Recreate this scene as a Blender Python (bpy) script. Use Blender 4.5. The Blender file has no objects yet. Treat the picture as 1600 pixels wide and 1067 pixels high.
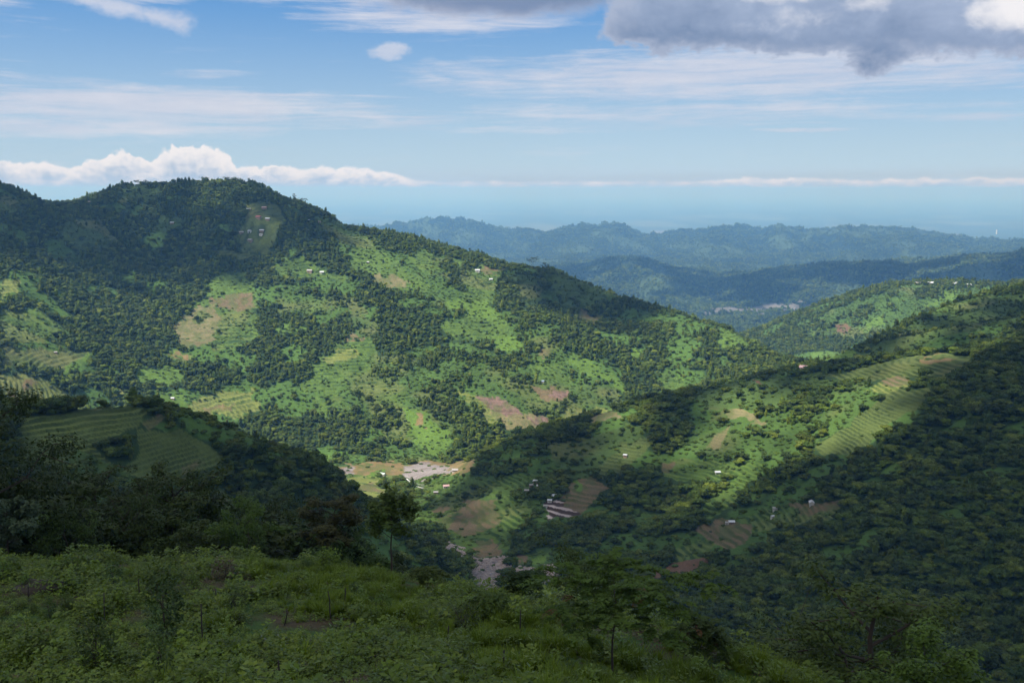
import bpy, math, random
import numpy as np

R = math.radians
random.seed(7)
rng = np.random.default_rng(11)
scene = bpy.context.scene
C = scene.collection

# ------------------------------------------------------------------ camera
PITCH = R(8.71)
FPX = 1555.6                      # focal length in pixels of the 1600 wide photograph
cam_d = bpy.data.cameras.new("camera")
cam_d.lens = 35.0; cam_d.sensor_width = 36.0
cam_d.clip_start = 0.1; cam_d.clip_end = 400000
cam = bpy.data.objects.new("camera", cam_d); C.objects.link(cam)
cam.location = (0, 0, 0); cam.rotation_euler = (math.pi/2 - PITCH, 0, 0)
scene.camera = cam

# ------------------------------------------------------------------ look
scene.view_settings.view_transform = 'Standard'
scene.view_settings.look = 'None'
scene.view_settings.gamma = 1.0
scene.view_settings.exposure = EXPOSURE = 0.52
scene.render.engine = 'CYCLES'
scene.cycles.use_denoising = True
scene.cycles.max_bounces = 5
scene.cycles.diffuse_bounces = 3
scene.cycles.transmission_bounces = 3
scene.cycles.transparent_max_bounces = 8
scene.cycles.volume_bounces = 0
scene.cycles.sample_clamp_indirect = 4

# ------------------------------------------------------------------ node helper
class X:
    """a socket in a node tree with arithmetic"""
    def __init__(s, t, sock): s.t = t; s.s = sock
    def _m(s, op, *a, clamp=False):
        n = s.t.nodes.new('ShaderNodeMath'); n.operation = op; n.use_clamp = clamp
        for i, v in enumerate((s,) + a):
            if isinstance(v, X): s.t.links.new(v.s, n.inputs[i])
            else: n.inputs[i].default_value = v
        return X(s.t, n.outputs[0])
    def __add__(s, o): return s._m('ADD', o)
    __radd__ = __add__
    def __mul__(s, o): return s._m('MULTIPLY', o)
    __rmul__ = __mul__
    def __sub__(s, o): return s._m('SUBTRACT', o)
    def __rsub__(s, o): return (s*-1.0)+o
    def __truediv__(s, o): return s._m('DIVIDE', o)
    def __neg__(s): return s*-1.0
    def pow(s, o): return s._m('POWER', o)
    def sin(s): return s._m('SINE')
    def abs(s): return s._m('ABSOLUTE')
    def frac(s): return s._m('FRACT')
    def min(s, o): return s._m('MINIMUM', o)
    def max(s, o): return s._m('MAXIMUM', o)
    def sat(s): return s._m('ADD', 0.0, clamp=True)
    def ss(s, a, b):
        n = s.t.nodes.new('ShaderNodeMapRange'); n.interpolation_type = 'SMOOTHSTEP'; n.clamp = True
        s.t.links.new(s.s, n.inputs['Value'])
        for k, v in (('From Min', a), ('From Max', b)):
            if isinstance(v, X): s.t.links.new(v.s, n.inputs[k])
            else: n.inputs[k].default_value = v
        return X(s.t, n.outputs['Result'])
def comb(t, a, b, c=0.0):
    n = t.nodes.new('ShaderNodeCombineXYZ')
    for i, v in enumerate((a, b, c)):
        if isinstance(v, X): t.links.new(v.s, n.inputs[i])
        else: n.inputs[i].default_value = v
    return X(t, n.outputs[0])
def noise(t, vec, scale, detail=4, rough=0.5, dist=0.0, col=False):
    n = t.nodes.new('ShaderNodeTexNoise'); n.inputs['Scale'].default_value = scale
    n.inputs['Detail'].default_value = detail; n.inputs['Roughness'].default_value = rough
    n.inputs['Distortion'].default_value = dist
    if vec is not None: t.links.new(vec.s, n.inputs['Vector'])
    return X(t, n.outputs['Color' if col else 'Fac'])
def mixc(t, f, a, b, mode='MIX'):
    n = t.nodes.new('ShaderNodeMix'); n.data_type = 'RGBA'; n.blend_type = mode
    for k, v in ((0, f), (6, a), (7, b)):
        if isinstance(v, X): t.links.new(v.s, n.inputs[k])
        elif k == 0: n.inputs[k].default_value = v
        else: n.inputs[k].default_value = (*v, 1) if len(v) == 3 else v
    return X(t, n.outputs[2])
def lin(r, g, b):
    f = lambda c: c/12.92 if c <= 0.04045 else ((c+0.055)/1.055)**2.4
    return (f(r/255), f(g/255), f(b/255))

# ------------------------------------------------------------------ sun and sky
TOSUN = np.array((-0.50, -0.28, 0.82)); TOSUN /= np.linalg.norm(TOSUN)
SUN_EL = math.asin(TOSUN[2]); SUN_AZ = math.atan2(TOSUN[0], TOSUN[1])
sun_d = bpy.data.lights.new("sun", 'SUN'); sun_d.energy = 4.9; sun_d.angle = R(0.5); sun_d.color = (1.0, 0.965, 0.91)
sun = bpy.data.objects.new("sun", sun_d); C.objects.link(sun)
from mathutils import Vector
sun.rotation_euler = Vector(TOSUN).to_track_quat('Z', 'Y').to_euler()

world = bpy.data.worlds.new("World"); scene.world = world; world.use_nodes = True
wt = world.node_tree
for n in list(wt.nodes): wt.nodes.remove(n)
w_out = wt.nodes.new('ShaderNodeOutputWorld'); w_bg = wt.nodes.new('ShaderNodeBackground')
wt.links.new(w_bg.outputs[0], w_out.inputs[0])
SKY_STRENGTH = 0.10
w_bg.inputs['Strength'].default_value = SKY_STRENGTH
sky = wt.nodes.new('ShaderNodeTexSky'); sky.sky_type = 'NISHITA'; sky.sun_disc = False
sky.sun_elevation = SUN_EL; sky.sun_rotation = SUN_AZ % (2*math.pi); sky.altitude = 900
sky.air_density = 1.0; sky.dust_density = 0.4; sky.ozone_density = 2.0
tc = wt.nodes.new('ShaderNodeTexCoord'); sp = wt.nodes.new('ShaderNodeSeparateXYZ')
wt.links.new(tc.outputs['Generated'], sp.inputs[0])
dx, dy, dz = (X(wt, sp.outputs[i]) for i in range(3))
hyp = (dx*dx + dy*dy)._m('SQRT').max(0.001)
AZ = dx._m('ARCTAN2', dy)                 # azimuth from +Y, radians
T = dz/hyp                                # tangent of the elevation
# helpers in degrees-like units: U and V are direction coordinates of the sky (1556 per radian)
U = AZ*1600.0 + 800.0
V = 295.0 - T*1500.0
def bump(u0, v0, ru, rv):                 # soft elliptical cloud body in the sky's own coordinates
    a = (U-u0)/ru; b = (V-v0)/rv
    return 1.0 - (a*a + b*b)
def nz(sx, sy, seed, det=7, rough=0.6, dist=0.0, skew=0.0):   # about -1..1
    return (noise(wt, comb(wt, U*(1.0/sx)+V*skew, V*(1.0/sy), seed), 1.0, det, rough, dist) - 0.5)*2.6
n_big = nz(150, 95, 3.3, 6, 0.58, 0.4); n_med = nz(46, 34, 9.3, 6, 0.62, 0.3); n_fin = nz(15, 11, 5.1, 5, 0.6)
st1 = nz(420, 26, 1.7, 6, 0.62, 0.5, 0.002); st2 = nz(150, 11, 4.1, 7, 0.66, 0.6, 0.006); wisp = nz(90, 40, 7.7, 5, 0.7, 1.2)
UW = U + n_big*75.0; VW = V + n_big*9.0 + st1*7.0 + (U-800.0)*0.006
def sel(u0, v0, ru, rv, k=1.0, w=True):
    a_ = ((UW if w else U)-u0)/ru; b_ = ((VW if w else V)-v0)/rv
    return (1.0 - (a_*a_ + b_*b_)).max(0.0)*k
# thin streaks
reg = sel(1180, 132, 640, 50, 1.6).max(sel(200, 176, 520, 34, 1.55)).max(sel(130, 8, 300, 44, 2.1)).max(sel(560, 195, 330, 20, 0.85)).max(sel(150, 210, 380, 22, 1.4))
reg = reg.max(sel(520, 0, 470, 40, 2.1)).max(sel(690, 52, 250, 28, 1.5)).max(sel(10, 30, 150, 50, 1.2)).max(sel(340, 133, 110, 8, 0.9)).max(sel(1265, 215, 100, 6, 1.3))
reg = reg.max(sel(1470, 200, 120, 12, 1.0)).max(sel(1150, 188, 600, 30, 0.9)).max(sel(830, 212, 200, 8, 0.8)).max(sel(100, 145, 150, 10, 0.7)).max(sel(1000, 242, 700, 18, 0.3)).max(sel(680, 108, 40, 8, 0.8))
cirrus = (reg*0.80 + st1*0.55 + st2*0.75 + wisp*0.22).ss(0.15, 1.40)
line = (V - (26.0 + (U-90.0)*0.20)).abs()
diag = (1.15 - line/17.0).min(bump(205, 52, 135, 70)*2.2) + n_med*0.55 + n_fin*0.25 + n_big*0.35
diag = diag.ss(0.05, 1.15)
puff = (bump(611, 97, 36, 16)*0.9 + n_med*0.8 + n_fin*0.3).ss(0.0, 0.9)
thin = cirrus.max(diag*0.9).max(puff*0.8)
# the heavy grey cumulus at the upper right and the grey bank at the top centre
tlow = 98.0 + (U-915.0).max(0.0)*0.060
heavy_s = ((tlow - V)/30.0).min((U-932.0-n_big*60.0-n_med*34.0-n_fin*8.0)/60.0 + n_med*0.5) + n_big*0.75 + n_med*0.62 + n_fin*0.25
heavy_s = heavy_s.max(bump(1345, 100, 75, 48)*1.0 + n_med*0.75 + n_big*0.3 + n_fin*0.25)
heavy = heavy_s.ss(0.0, 0.42)
core = heavy_s.ss(0.1, 1.1)
bank_s = bump(770, -2, 260, 66)*1.5 + n_big*0.5 + n_med*0.4 + n_fin*0.12
bank = bank_s.ss(0.0, 0.9)
# cumulus far off along the horizon
hh = sel(312, 0, 62, 1e5, 30.0, False) + sel(215, 0, 60, 1e5, 15.0, False) + sel(400, 0, 260, 1e5, 22.0, False) + sel(40, 0, 260, 1e5, 24.0, False) + sel(560, 0, 90, 1e5, 6.0, False) + sel(1200, 0, 120, 1e5, 5.0, False) + sel(1480, 0, 200, 1e5, 3.5, False)
c1d = (noise(wt, comb(wt, U/38.0, 0.0, 6.0), 1.0, 3, 0.5) - 0.5)*2.6
amp = 4.0 + hh*0.45; bil0 = nz(60, 20, 12.0, 4, 0.6)
ttop = 284.0 - hh - c1d*amp*0.8 + n_med*amp*0.55 + n_fin*(amp*0.32+1.0)
cum = (V - ttop).ss(-1.5, 3.5)*((c1d*1.0+bil0*0.7+hh*0.10-0.15).ss(-0.5, 0.5)*0.85+0.12)
bil = nz(30, 15, 2.0, 7, 0.62, 0.6)
cum_lit = (1.05 - (V-ttop)/(12.0+hh*0.75) + bil*0.55 + n_fin*0.15).ss(0.0, 0.95)
cumfade = 1.0 - V.ss(284.0, 312.0)
# a second, lower row in front of it
t2 = 290.0 - sel(330, 0, 330, 1e5, 12.0) - c1d*3.0 - bil*4.5 + n_fin*2.0
row2 = (V-t2).ss(-1.0, 3.0)*(1.0-(V-t2).ss(3.0, 16.0))*bil.ss(-0.4, 0.6)

SKYK = 1.0/SKY_STRENGTH/2**EXPOSURE
def sk(c, k=1.0): return tuple(x*SKYK*k for x in lin(*c))
grad = mixc(wt, V.ss(-60.0, 290.0), sk((58, 140, 212)), sk((176, 206, 230)))
grad = mixc(wt, V.ss(255.0, 300.0), grad, sk((176, 196, 222)))
base_sky = mixc(wt, 0.85, X(wt, sky.outputs[0]), grad)
upper = dz.ss(0.25, 0.55)
upper_fill = mixc(wt, 0.80, X(wt, sky.outputs[0]), sk((250, 244, 232), 0.95))     # even warm white added to the unseen upper sky, lifts the ambient light
base_sky = mixc(wt, upper, base_sky, upper_fill)
c1 = mixc(wt, (st1*0.5+n_big*0.5).ss(-0.7, 0.7), sk((196, 206, 228)), sk((230, 230, 238)))
col = mixc(wt, thin*0.86, base_sky, c1)
bankc = mixc(wt, (bump(790, 2, 230, 48) + n_big*0.4 + n_med*0.3).ss(-0.5, 0.7), sk((206, 210, 226)), sk((128, 146, 178)))
col = mixc(wt, bank*0.92, col, bankc)
lit = sel(1545, 52, 95, 55, 1.6).max(sel(1212, 22, 55, 24, 1.1)).max(sel(1320, 38, 60, 26, 0.75)).max(sel(1480, 10, 220, 30, 0.9)).max(sel(1260, 60, 60, 20, 0.3))
lit = (lit + n_big*0.35 + n_med*0.45 + n_fin*0.12 - 0.10).ss(0.0, 1.25)
mid = ((U-1050.0)/520.0 - (V-62.0)/75.0 + n_big*0.85 + n_med*0.55).ss(-1.5, 1.6)
hc = mixc(wt, mid, sk((88, 118, 158)), sk((172, 188, 216)))
hc = mixc(wt, core, sk((176, 188, 212)), hc)
hc = mixc(wt, lit, hc, sk((244, 243, 247)))
col = mixc(wt, heavy, col, hc)
cumc = mixc(wt, cum_lit, sk((180, 198, 222)), sk((250, 246, 247)))
col = mixc(wt, cum*cumfade*0.95, col, cumc)
col = mixc(wt, row2*0.55, col, sk((240, 238, 242)))
wt.links.new(col.s, w_bg.inputs['Color'])

# ------------------------------------------------------------------ noise in numpy
def _hash(ix, iy, seed):
    h = (ix.astype(np.int64)*374761393 + iy.astype(np.int64)*668265263 + seed*974711) & 0xffffffff
    h = ((h ^ (h >> 13))*1274126177) & 0xffffffff
    h = ((h ^ (h >> 16))*2246822519) & 0xffffffff
    return ((h ^ (h >> 15)) & 0xffffff)/float(0xffffff)
def vnoise(x, y, seed=0):
    ix = np.floor(x); iy = np.floor(y); fx = x-ix; fy = y-iy
    fx = fx*fx*fx*(fx*(fx*6-15)+10); fy = fy*fy*fy*(fy*(fy*6-15)+10)
    a = _hash(ix, iy, seed); b = _hash(ix+1, iy, seed); c = _hash(ix, iy+1, seed); d = _hash(ix+1, iy+1, seed)
    return (a+(b-a)*fx + (c-a)*fy + (a-b-c+d)*fx*fy)*2-1
def fbm(x, y, seed=0, oct=4, gain=0.5, ridged=False):
    s = 0; a = 1.0; t = 0
    for o in range(oct):
        c, sn = math.cos(0.7*o+0.3), math.sin(0.7*o+0.3)
        n = vnoise((x*c-y*sn)*2**o + 17.3*o, (x*sn+y*c)*2**o - 9.1*o, seed+o*13)
        if ridged: n = 1-2*np.abs(n)
        s = s+n*a; t += a; a *= gain
    return s/t

# ------------------------------------------------------------------ terrain: knots from near to far, each a line across the view
FWD = np.array((0, math.cos(PITCH), -math.sin(PITCH))); UPV = np.array((0, math.sin(PITCH), math.cos(PITCH)))
def ray(u, v):
    u = np.asarray(u, float); v = np.asarray(v, float)
    x = (u-800.0); y = FPX*FWD[1] + (533.5-v)*UPV[1]; z = FPX*FWD[2] + (533.5-v)*UPV[2]
    return np.arctan2(x, y), z/np.hypot(x, y)         # azimuth, tangent of the elevation
def project(x, y, z):
    f = y*FWD[1] + z*FWD[2]; up = y*UPV[1] + z*UPV[2]
    f = np.where(f < 0.01, 0.01, f)
    return 800.0 + FPX*x/f, 533.5 - FPX*up/f
def th_of_u(u): return math.atan2((u-800.0), FPX*1.0)
# 'v' knots give (u, v, distance); 'z' knots give (u, z, distance)
KN = [
 ('z', [(800, -1.75, 3.0)]),
 ('z', [(800, -5.0, 8.0)]),
 ('z', [(800, -11.6, 20.0)]),
 ('z', [(0, -19.0, 38), (900, -19.2, 38), (1100, -19.8, 37), (1300, -19.9, 36), (1450, -22.0, 36), (1800, -24, 36)]),
 ('v', [(-200, 890, 76), (0, 886, 76), (300, 884, 76), (520, 890, 74), (700, 925, 66), (850, 952, 61), (1000, 984, 54), (1150, 1020, 47), (1300, 1072, 42), (1450, 1180, 42), (1800, 1220, 42)]),
 ('z', [(-200, -48, 112), (0, -48, 112), (500, -48, 112), (700, -53, 106), (850, -60, 100), (1000, -68, 98), (1300, -80, 96), (1800, -86, 96)]),
 ('z', [(-200, -112, 200), (300, -112, 200), (700, -130, 200), (1000, -152, 200), (1800, -165, 200)]),
 ('z', [(-200, -190, 380), (300, -196, 380), (700, -238, 400), (1000, -262, 400), (1400, -275, 400), (1800, -268, 380)]),
 ('v', [(-200, 870, 500), (0, 868, 505), (200, 868, 530), (350, 868, 560), (500, 880, 600), (620, 935, 640), (740, 980, 700), (860, 990, 700), (1000, 1010, 660), (1200, 1085, 600), (1400, 1110, 570), (1600, 1100, 560), (1800, 1100, 560)]),
 ('v', [(-200, 760, 570), (0, 760, 575), (200, 755, 592), (350, 765, 612), (500, 800, 665), (620, 885, 690), (740, 940, 760), (860, 935, 780), (1000, 950, 760), (1200, 985, 710), (1400, 975, 680), (1600, 960, 670), (1800, 940, 670)]),
 ('v', [(-200, 650, 655), (0, 645, 655), (60, 643, 655), (120, 640, 658), (200, 633, 660), (250, 640, 668), (300, 652, 678), (350, 670, 688), (400, 692, 696), (440, 712, 706), (480, 730, 718), (520, 752, 728), (560, 785, 738), (620, 838, 755), (680, 872, 775), (740, 896, 850), (860, 880, 865), (1000, 890, 850), (1200, 890, 810), (1400, 865, 765), (1600, 830, 750), (1800, 810, 750)]),
 ('v', [(-200, 672, 820), (200, 668, 820), (350, 710, 830), (500, 785, 850), (620, 845, 900), (740, 848, 945), (860, 835, 930), (1000, 830, 935), (1200, 815, 900), (1400, 770, 860), (1600, 725, 845), (1800, 700, 840)]),
 ('v', [(-200, 700, 1060), (200, 700, 1060), (350, 735, 1060), (500, 790, 1080), (620, 800, 1085), (740, 782, 1075), (860, 765, 1035), (1000, 748, 1045), (1200, 730, 1015), (1400, 675, 970), (1600, 640, 950), (1800, 610, 940)]),
 ('v', [(-200, 690, 1250), (200, 690, 1250), (350, 720, 1260), (500, 745, 1265), (620, 752, 1235), (700, 735, 1230), (740, 717, 1225), (800, 690, 1215), (860, 668, 1210), (950, 645, 1205), (1050, 622, 1205), (1120, 605, 1215), (1180, 590, 1230), (1280, 574, 1230), (1330, 570, 1210), (1400, 560, 1190), (1480, 550, 1180), (1530, 553, 1160), (1600, 545, 1150), (1800, 520, 1150)]),
 ('v', [(-200, 668, 1380), (100, 668, 1380), (300, 705, 1400), (500, 722, 1350), (700, 722, 1345), (760, 718, 1380), (860, 696, 1440), (1000, 680, 1480), (1150, 645, 1470), (1250, 612, 1440), (1330, 590, 1400), (1420, 566, 1340), (1500, 553, 1320), (1600, 540, 1320), (1800, 515, 1300)]),
 ('v', [(-200, 590, 1400), (0, 596, 1420), (200, 618, 1500), (400, 660, 1490), (560, 690, 1430), (700, 685, 1430), (860, 640, 1530), (1000, 615, 1600), (1100, 600, 1620), (1240, 592, 1600), (1330, 572, 1480), (1420, 545, 1450), (1500, 528, 1480), (1600, 515, 1500), (1800, 500, 1500)]),
 ('v', [(-200, 490, 1600), (0, 500, 1620), (200, 545, 1680), (400, 575, 1630), (560, 610, 1555), (700, 590, 1590), (860, 560, 1660), (1000, 545, 1730), (1100, 545, 1730), (1240, 577, 1680), (1330, 562, 1540), (1420, 527, 1560), (1500, 502, 1620), (1600, 485, 1660), (1800, 465, 1660)]),
 ('v', [(-200, 400, 1860), (0, 405, 1880), (200, 430, 1980), (400, 470, 1830), (560, 490, 1760), (700, 485, 1790), (860, 485, 1800), (1000, 500, 1815), (1100, 520, 1780), (1240, 570, 1720), (1330, 555, 1580), (1420, 512, 1640), (1500, 485, 1720), (1600, 463, 1760), (1800, 440, 1760)]),
 ('v', [(-200, 330, 2040), (0, 335, 2060), (200, 335, 2230), (400, 350, 2100), (560, 400, 1990), (700, 418, 1960), (860, 440, 1910), (1000, 480, 1870), (1100, 511, 1800), (1240, 568, 1740), (1330, 551, 1600), (1420, 506, 1670), (1500, 475, 1770), (1600, 453, 1810), (1800, 430, 1820)]),
 ('v', [(-200, 300, 2160), (-60, 290, 2160), (0, 290, 2160), (30, 300, 2200), (62, 319, 2350), (110, 316, 2400), (150, 308, 2400), (200, 291, 2390), (240, 292, 2360), (300, 292, 2320), (360, 291, 2290), (400, 293, 2270), (430, 303, 2260), (470, 322, 2250), (510, 338, 2230), (545, 360, 2200), (580, 365, 2180), (640, 374, 2120), (700, 392, 2090), (760, 405, 2050), (800, 417, 2030), (860, 422, 1990), (900, 435, 1960), (950, 455, 1930), (1000, 473, 1900), (1060, 490, 1850), (1100, 506, 1820), (1150, 525, 1800), (1200, 550, 1780), (1240, 568, 1760), (1285, 575, 1620), (1310, 566, 1560), (1340, 550, 1600), (1380, 527, 1650), (1420, 505, 1700), (1460, 488, 1750), (1500, 472, 1800), (1550, 458, 1840), (1600, 449, 1860), (1700, 430, 1880), (1800, 420, 1900)]),
 ('z', [(-200, -260, 2900), (400, -300, 2900), (860, -400, 2450), (1100, -420, 2280), (1250, -420, 2250), (1600, -390, 2350), (1800, -390, 2350)]),
 ('z', [(-200, -450, 3300), (400, -480, 3300), (860, -520, 2900), (1100, -470, 2560), (1250, -385, 2450), (1600, -330, 2600), (1800, -320, 2600)]),
 ('v', [(-200, 520, 3500), (860, 540, 3100), (1080, 535, 2750), (1150, 530, 2700), (1200, 512, 2700), (1240, 494, 2720), (1300, 473, 2760), (1350, 455, 2800), (1400, 446, 2820), (1500, 443, 2850), (1560, 446, 2850), (1600, 440, 2800), (1800, 420, 2800)]),
 ('z', [(-200, -600, 4200), (860, -600, 3800), (1250, -560, 3500), (1800, -560, 3500)]),
 ('z', [(-200, -700, 5200), (700, -690, 5300), (1100, -625, 4950), (1300, -625, 4950), (1800, -600, 5000)]),
 ('v', [(-200, 440, 7600), (600, 420, 7600), (820, 424, 7500), (870, 418, 7500), (904, 413, 7400), (940, 405, 7300), (974, 401, 7200), (1010, 404, 7100), (1060, 418, 6900), (1110, 436, 6700), (1140, 434, 6600), (1180, 427, 6500), (1243, 419, 6450), (1285, 411, 6400), (1340, 412, 6400), (1390, 409, 6400), (1412, 415, 6400), (1440, 410, 6400), (1477, 405, 6300), (1530, 401, 6200), (1570, 398, 6100), (1600, 394, 6000), (1800, 380, 5800)]),
 ('v', [(-200, 410, 9200), (700, 402, 9000), (900, 400, 9000), (1200, 408, 8600), (1400, 405, 8400), (1600, 392, 8200), (1800, 390, 8200)]),
 ('v', [(-200, 352, 12500), (500, 352, 12500), (545, 354, 12500), (570, 349, 12500), (600, 352, 12400), (640, 345, 12200), (680, 339, 12000), (710, 339, 12000), (740, 343, 12000), (770, 353, 12000), (800, 358, 12000), (840, 360, 12000), (870, 358, 12000), (900, 351, 11800), (930, 346, 11800), (950, 345, 11800), (968, 348, 11800), (985, 354, 11800), (1005, 364, 12000), (1040, 361, 12000), (1100, 356, 12400), (1130, 351, 12400), (1160, 350, 12400), (1178, 354, 12400), (1187, 358, 12400), (1200, 351, 12400), (1215, 349, 12400), (1235, 355, 12400), (1290, 357, 12400), (1320, 353, 12400), (1370, 354, 12400), (1410, 357, 12300), (1440, 360, 12300), (1480, 366, 12200), (1510, 370, 12200), (1560, 374, 12000), (1600, 373, 12000), (1800, 370, 12000)]),
 ('z', [(800, -900, 16000)]),
 ('z', [(800, -900, 20000)]),
 ('z', [(800, -900, 170000)]),
]
CREST = (10, 13, 19, 22, 25, 27)
NC = 920
u_cols = np.linspace(-190, 1790, NC)
th_dense = np.arctan2(u_cols-800.0, FPX)
th_side = np.radians(np.array([34, 37, 41, 46, 52, 60, 70, 82, 95, 110, 125, 140, 155, 170.0]))
TH = np.concatenate([-th_side[::-1], th_dense, th_side])
UC = np.clip(800 + FPX*np.tan(np.clip(TH, -0.58, 0.58)), -190, 1790)
def seg(a, b, step): return np.exp(np.arange(math.log(a), math.log(b), step))
RR = np.concatenate([seg(2.5, 34, 0.03), seg(34, 90, 0.005), seg(90, 480, 0.008), seg(480, 1280, 0.0018), seg(1280, 2500, 0.0026), seg(2500, 3100, 0.005), seg(3100, 8000, 0.006), seg(8000, 16000, 0.006), seg(16000, 170000, 0.08), [170000.0]])
LR = np.log(RR)
K = len(KN)
LX = np.zeros((len(TH), K)); EY = np.zeros((len(TH), K))
def gsm(a, s):
    n = int(3*s)+1; k = np.exp(-0.5*(np.arange(-n, n+1)/s)**2); k /= k.sum()
    return np.convolve(np.pad(a, n, mode='edge'), k, mode='valid')
for k, (kind, pts) in enumerate(KN):
    pu = np.array([p[0] for p in pts], float); pa = np.array([p[1] for p in pts], float); pd = np.array([p[2] for p in pts], float)
    d = np.interp(UC, pu, pd); a = np.interp(UC, pu, pa)
    e = a/d if kind == 'z' else ray(UC, a)[1]
    LX[:, k] = gsm(np.log(d), 14); EY[:, k] = gsm(e, 3 if k in CREST else 12)
    if k in (25, 27):
        zz_ = np.zeros(len(UC)); am = 0.0030 if k == 27 else 0.0017
        EY[:, k] += am*(fbm(UC/17, zz_, 400+k, 4, 0.6) + 0.4*np.abs(fbm(UC/34, zz_, 420+k, 2)))
def pchip(x, y, q):
    h = np.diff(x); dl = np.diff(y)/h; m = np.zeros_like(y)
    for i in range(1, len(x)-1):
        if dl[i-1]*dl[i] > 0:
            w1 = 2*h[i]+h[i-1]; w2 = h[i]+2*h[i-1]
            m[i] = (w1+w2)/(w1/dl[i-1]+w2/dl[i])
    m[0] = dl[0]; m[-1] = dl[-1]
    i = np.clip(np.searchsorted(x, q)-1, 0, len(x)-2); t = (q-x[i])/h[i]; t = np.clip(t, 0, 1)
    return (2*t**3-3*t**2+1)*y[i] + (t**3-2*t**2+t)*h[i]*m[i] + (-2*t**3+3*t**2)*y[i+1] + (t**3-t**2)*h[i]*m[i+1]
E = np.stack([pchip(LX[c], EY[c], LR) for c in range(len(TH))])      # [column, row]
Z = E*RR[None, :]
PX = np.sin(TH)[:, None]*RR[None, :]; PY = np.cos(TH)[:, None]*RR[None, :]
def ramp(a, b, x): t = np.clip((x-a)/(b-a), 0, 1); return t*t*(3-2*t)
# nearness to a crest line damps the big noise so that the skylines stay
cr = np.zeros_like(Z)
for k in CREST:
    w = 0.05 if k < 22 else 0.11
    cr = np.maximum(cr, np.exp(-((LR[None, :]-LX[:, k:k+1])/w)**2))
RRb = np.broadcast_to(RR[None, :], Z.shape)
ax, ay = 0.74, -0.67                                # spurs run this way down the mountain
al = PX*ax+PY*ay; ac = -PX*ay+PY*ax
wx = fbm(PX/420, PY/420, 5, 3)*130
n1 = fbm((ac+wx)/300, (al+wx*0.4)/780, 21, 3, 0.45, ridged=True)
n2 = fbm(PX/110, PY/110, 31, 3)
n3 = fbm(PX/34, PY/34, 41, 3)
n4 = fbm(PX/7.5, PY/7.5, 51, 2)
f1 = fbm((PX+wx*4)/1500, (PY+wx*4)/1900, 61, 5, 0.55, ridged=True)
mt = ramp(1300, 1650, RRb)*(1-ramp(3600, 4600, RRb))
dz_ = n1*38*mt*(1-0.8*cr) + n1*9*ramp(250, 500, RRb)*(1-mt)*(1-ramp(3600, 4600, RRb))*(1-0.8*cr)*(1-ramp(1080, 1280, RRb)*(1-ramp(1340, 1420, RRb)))
dz_ += n2*6.0*ramp(300, 700, RRb)*(1-0.75*cr)*(1-0.9*ramp(1090, 1180, RRb)*(1-ramp(1340, 1450, RRb))*(UC[:, None] < 760))
dz_ += n3*1.5*ramp(100, 300, RRb)*(1-0.7*ramp(1090, 1180, RRb)*(1-ramp(1340, 1450, RRb))*(UC[:, None] < 760)) + n4*0.28*ramp(12, 40, RRb)
far = ramp(3900, 5200, RRb)*(1-ramp(14500, 17000, RRb))
f2 = fbm((PX+wx*2)/620, (PY+wx*2)/800, 67, 4, 0.55, ridged=True)
dz_ += far*(f2-0.3)*60*(1-0.92*cr)
dz_ += far*(f1-0.15-0.5*ramp(5000, 9500, RRb))*(75-15*ramp(6000, 9500, RRb))*(1-0.9*cr) + far*fbm(PX/330, PY/330, 71, 4, 0.6, ridged=True)*(22+55*ramp(9000, 12000, RRb))
dz_ -= far*RRb*(0.0030+0.0012*ramp(8000, 10500, RRb))
Z = Z + dz_
E = Z/RR[None, :]
RUN = np.maximum.accumulate(E, axis=1)               # highest tangent so far: what hides what
def pix(u, v, rmin=0.0):
    """the first ground point seen through a direction: returns x, y, z"""
    th, e = ray(u, v); c = int(np.clip(np.argmin(np.abs(TH-th)), 0, len(TH)-1))
    ok = np.nonzero((E[c] >= e) & (RR > rmin))[0]
    i = ok[0] if len(ok) else len(RR)-1
    if i > 0 and E[c, i] != E[c, i-1]: t = float(np.clip((e-E[c, i-1])/(E[c, i]-E[c, i-1]), 0, 1))
    else: t = 1.0
    r = RR[i-1]*(1-t)+RR[i]*t if i > 0 else RR[0]
    return float(math.sin(th)*r), float(math.cos(th)*r), ground(math.sin(th)*r, math.cos(th)*r)
def gidx(x, y):
    th = np.arctan2(x, y); r = np.hypot(x, y)
    ci = np.clip(np.searchsorted(TH, th)-1, 0, len(TH)-2); ri = np.clip(np.searchsorted(RR, r)-1, 0, len(RR)-2)
    return ci, ri, np.clip((th-TH[ci])/(TH[ci+1]-TH[ci]), 0, 1), np.clip((r-RR[ri])/(RR[ri+1]-RR[ri]), 0, 1)
def gsample(A, x, y):
    ci, ri, a, b = gidx(np.asarray(x, float), np.asarray(y, float))
    return (A[ci, ri]*(1-a)*(1-b) + A[ci+1, ri]*a*(1-b) + A[ci, ri+1]*(1-a)*b + A[ci+1, ri+1]*a*b)
def ground(x, y):
    g = gsample(Z, x, y); return float(g) if np.ndim(g) == 0 else g

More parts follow.
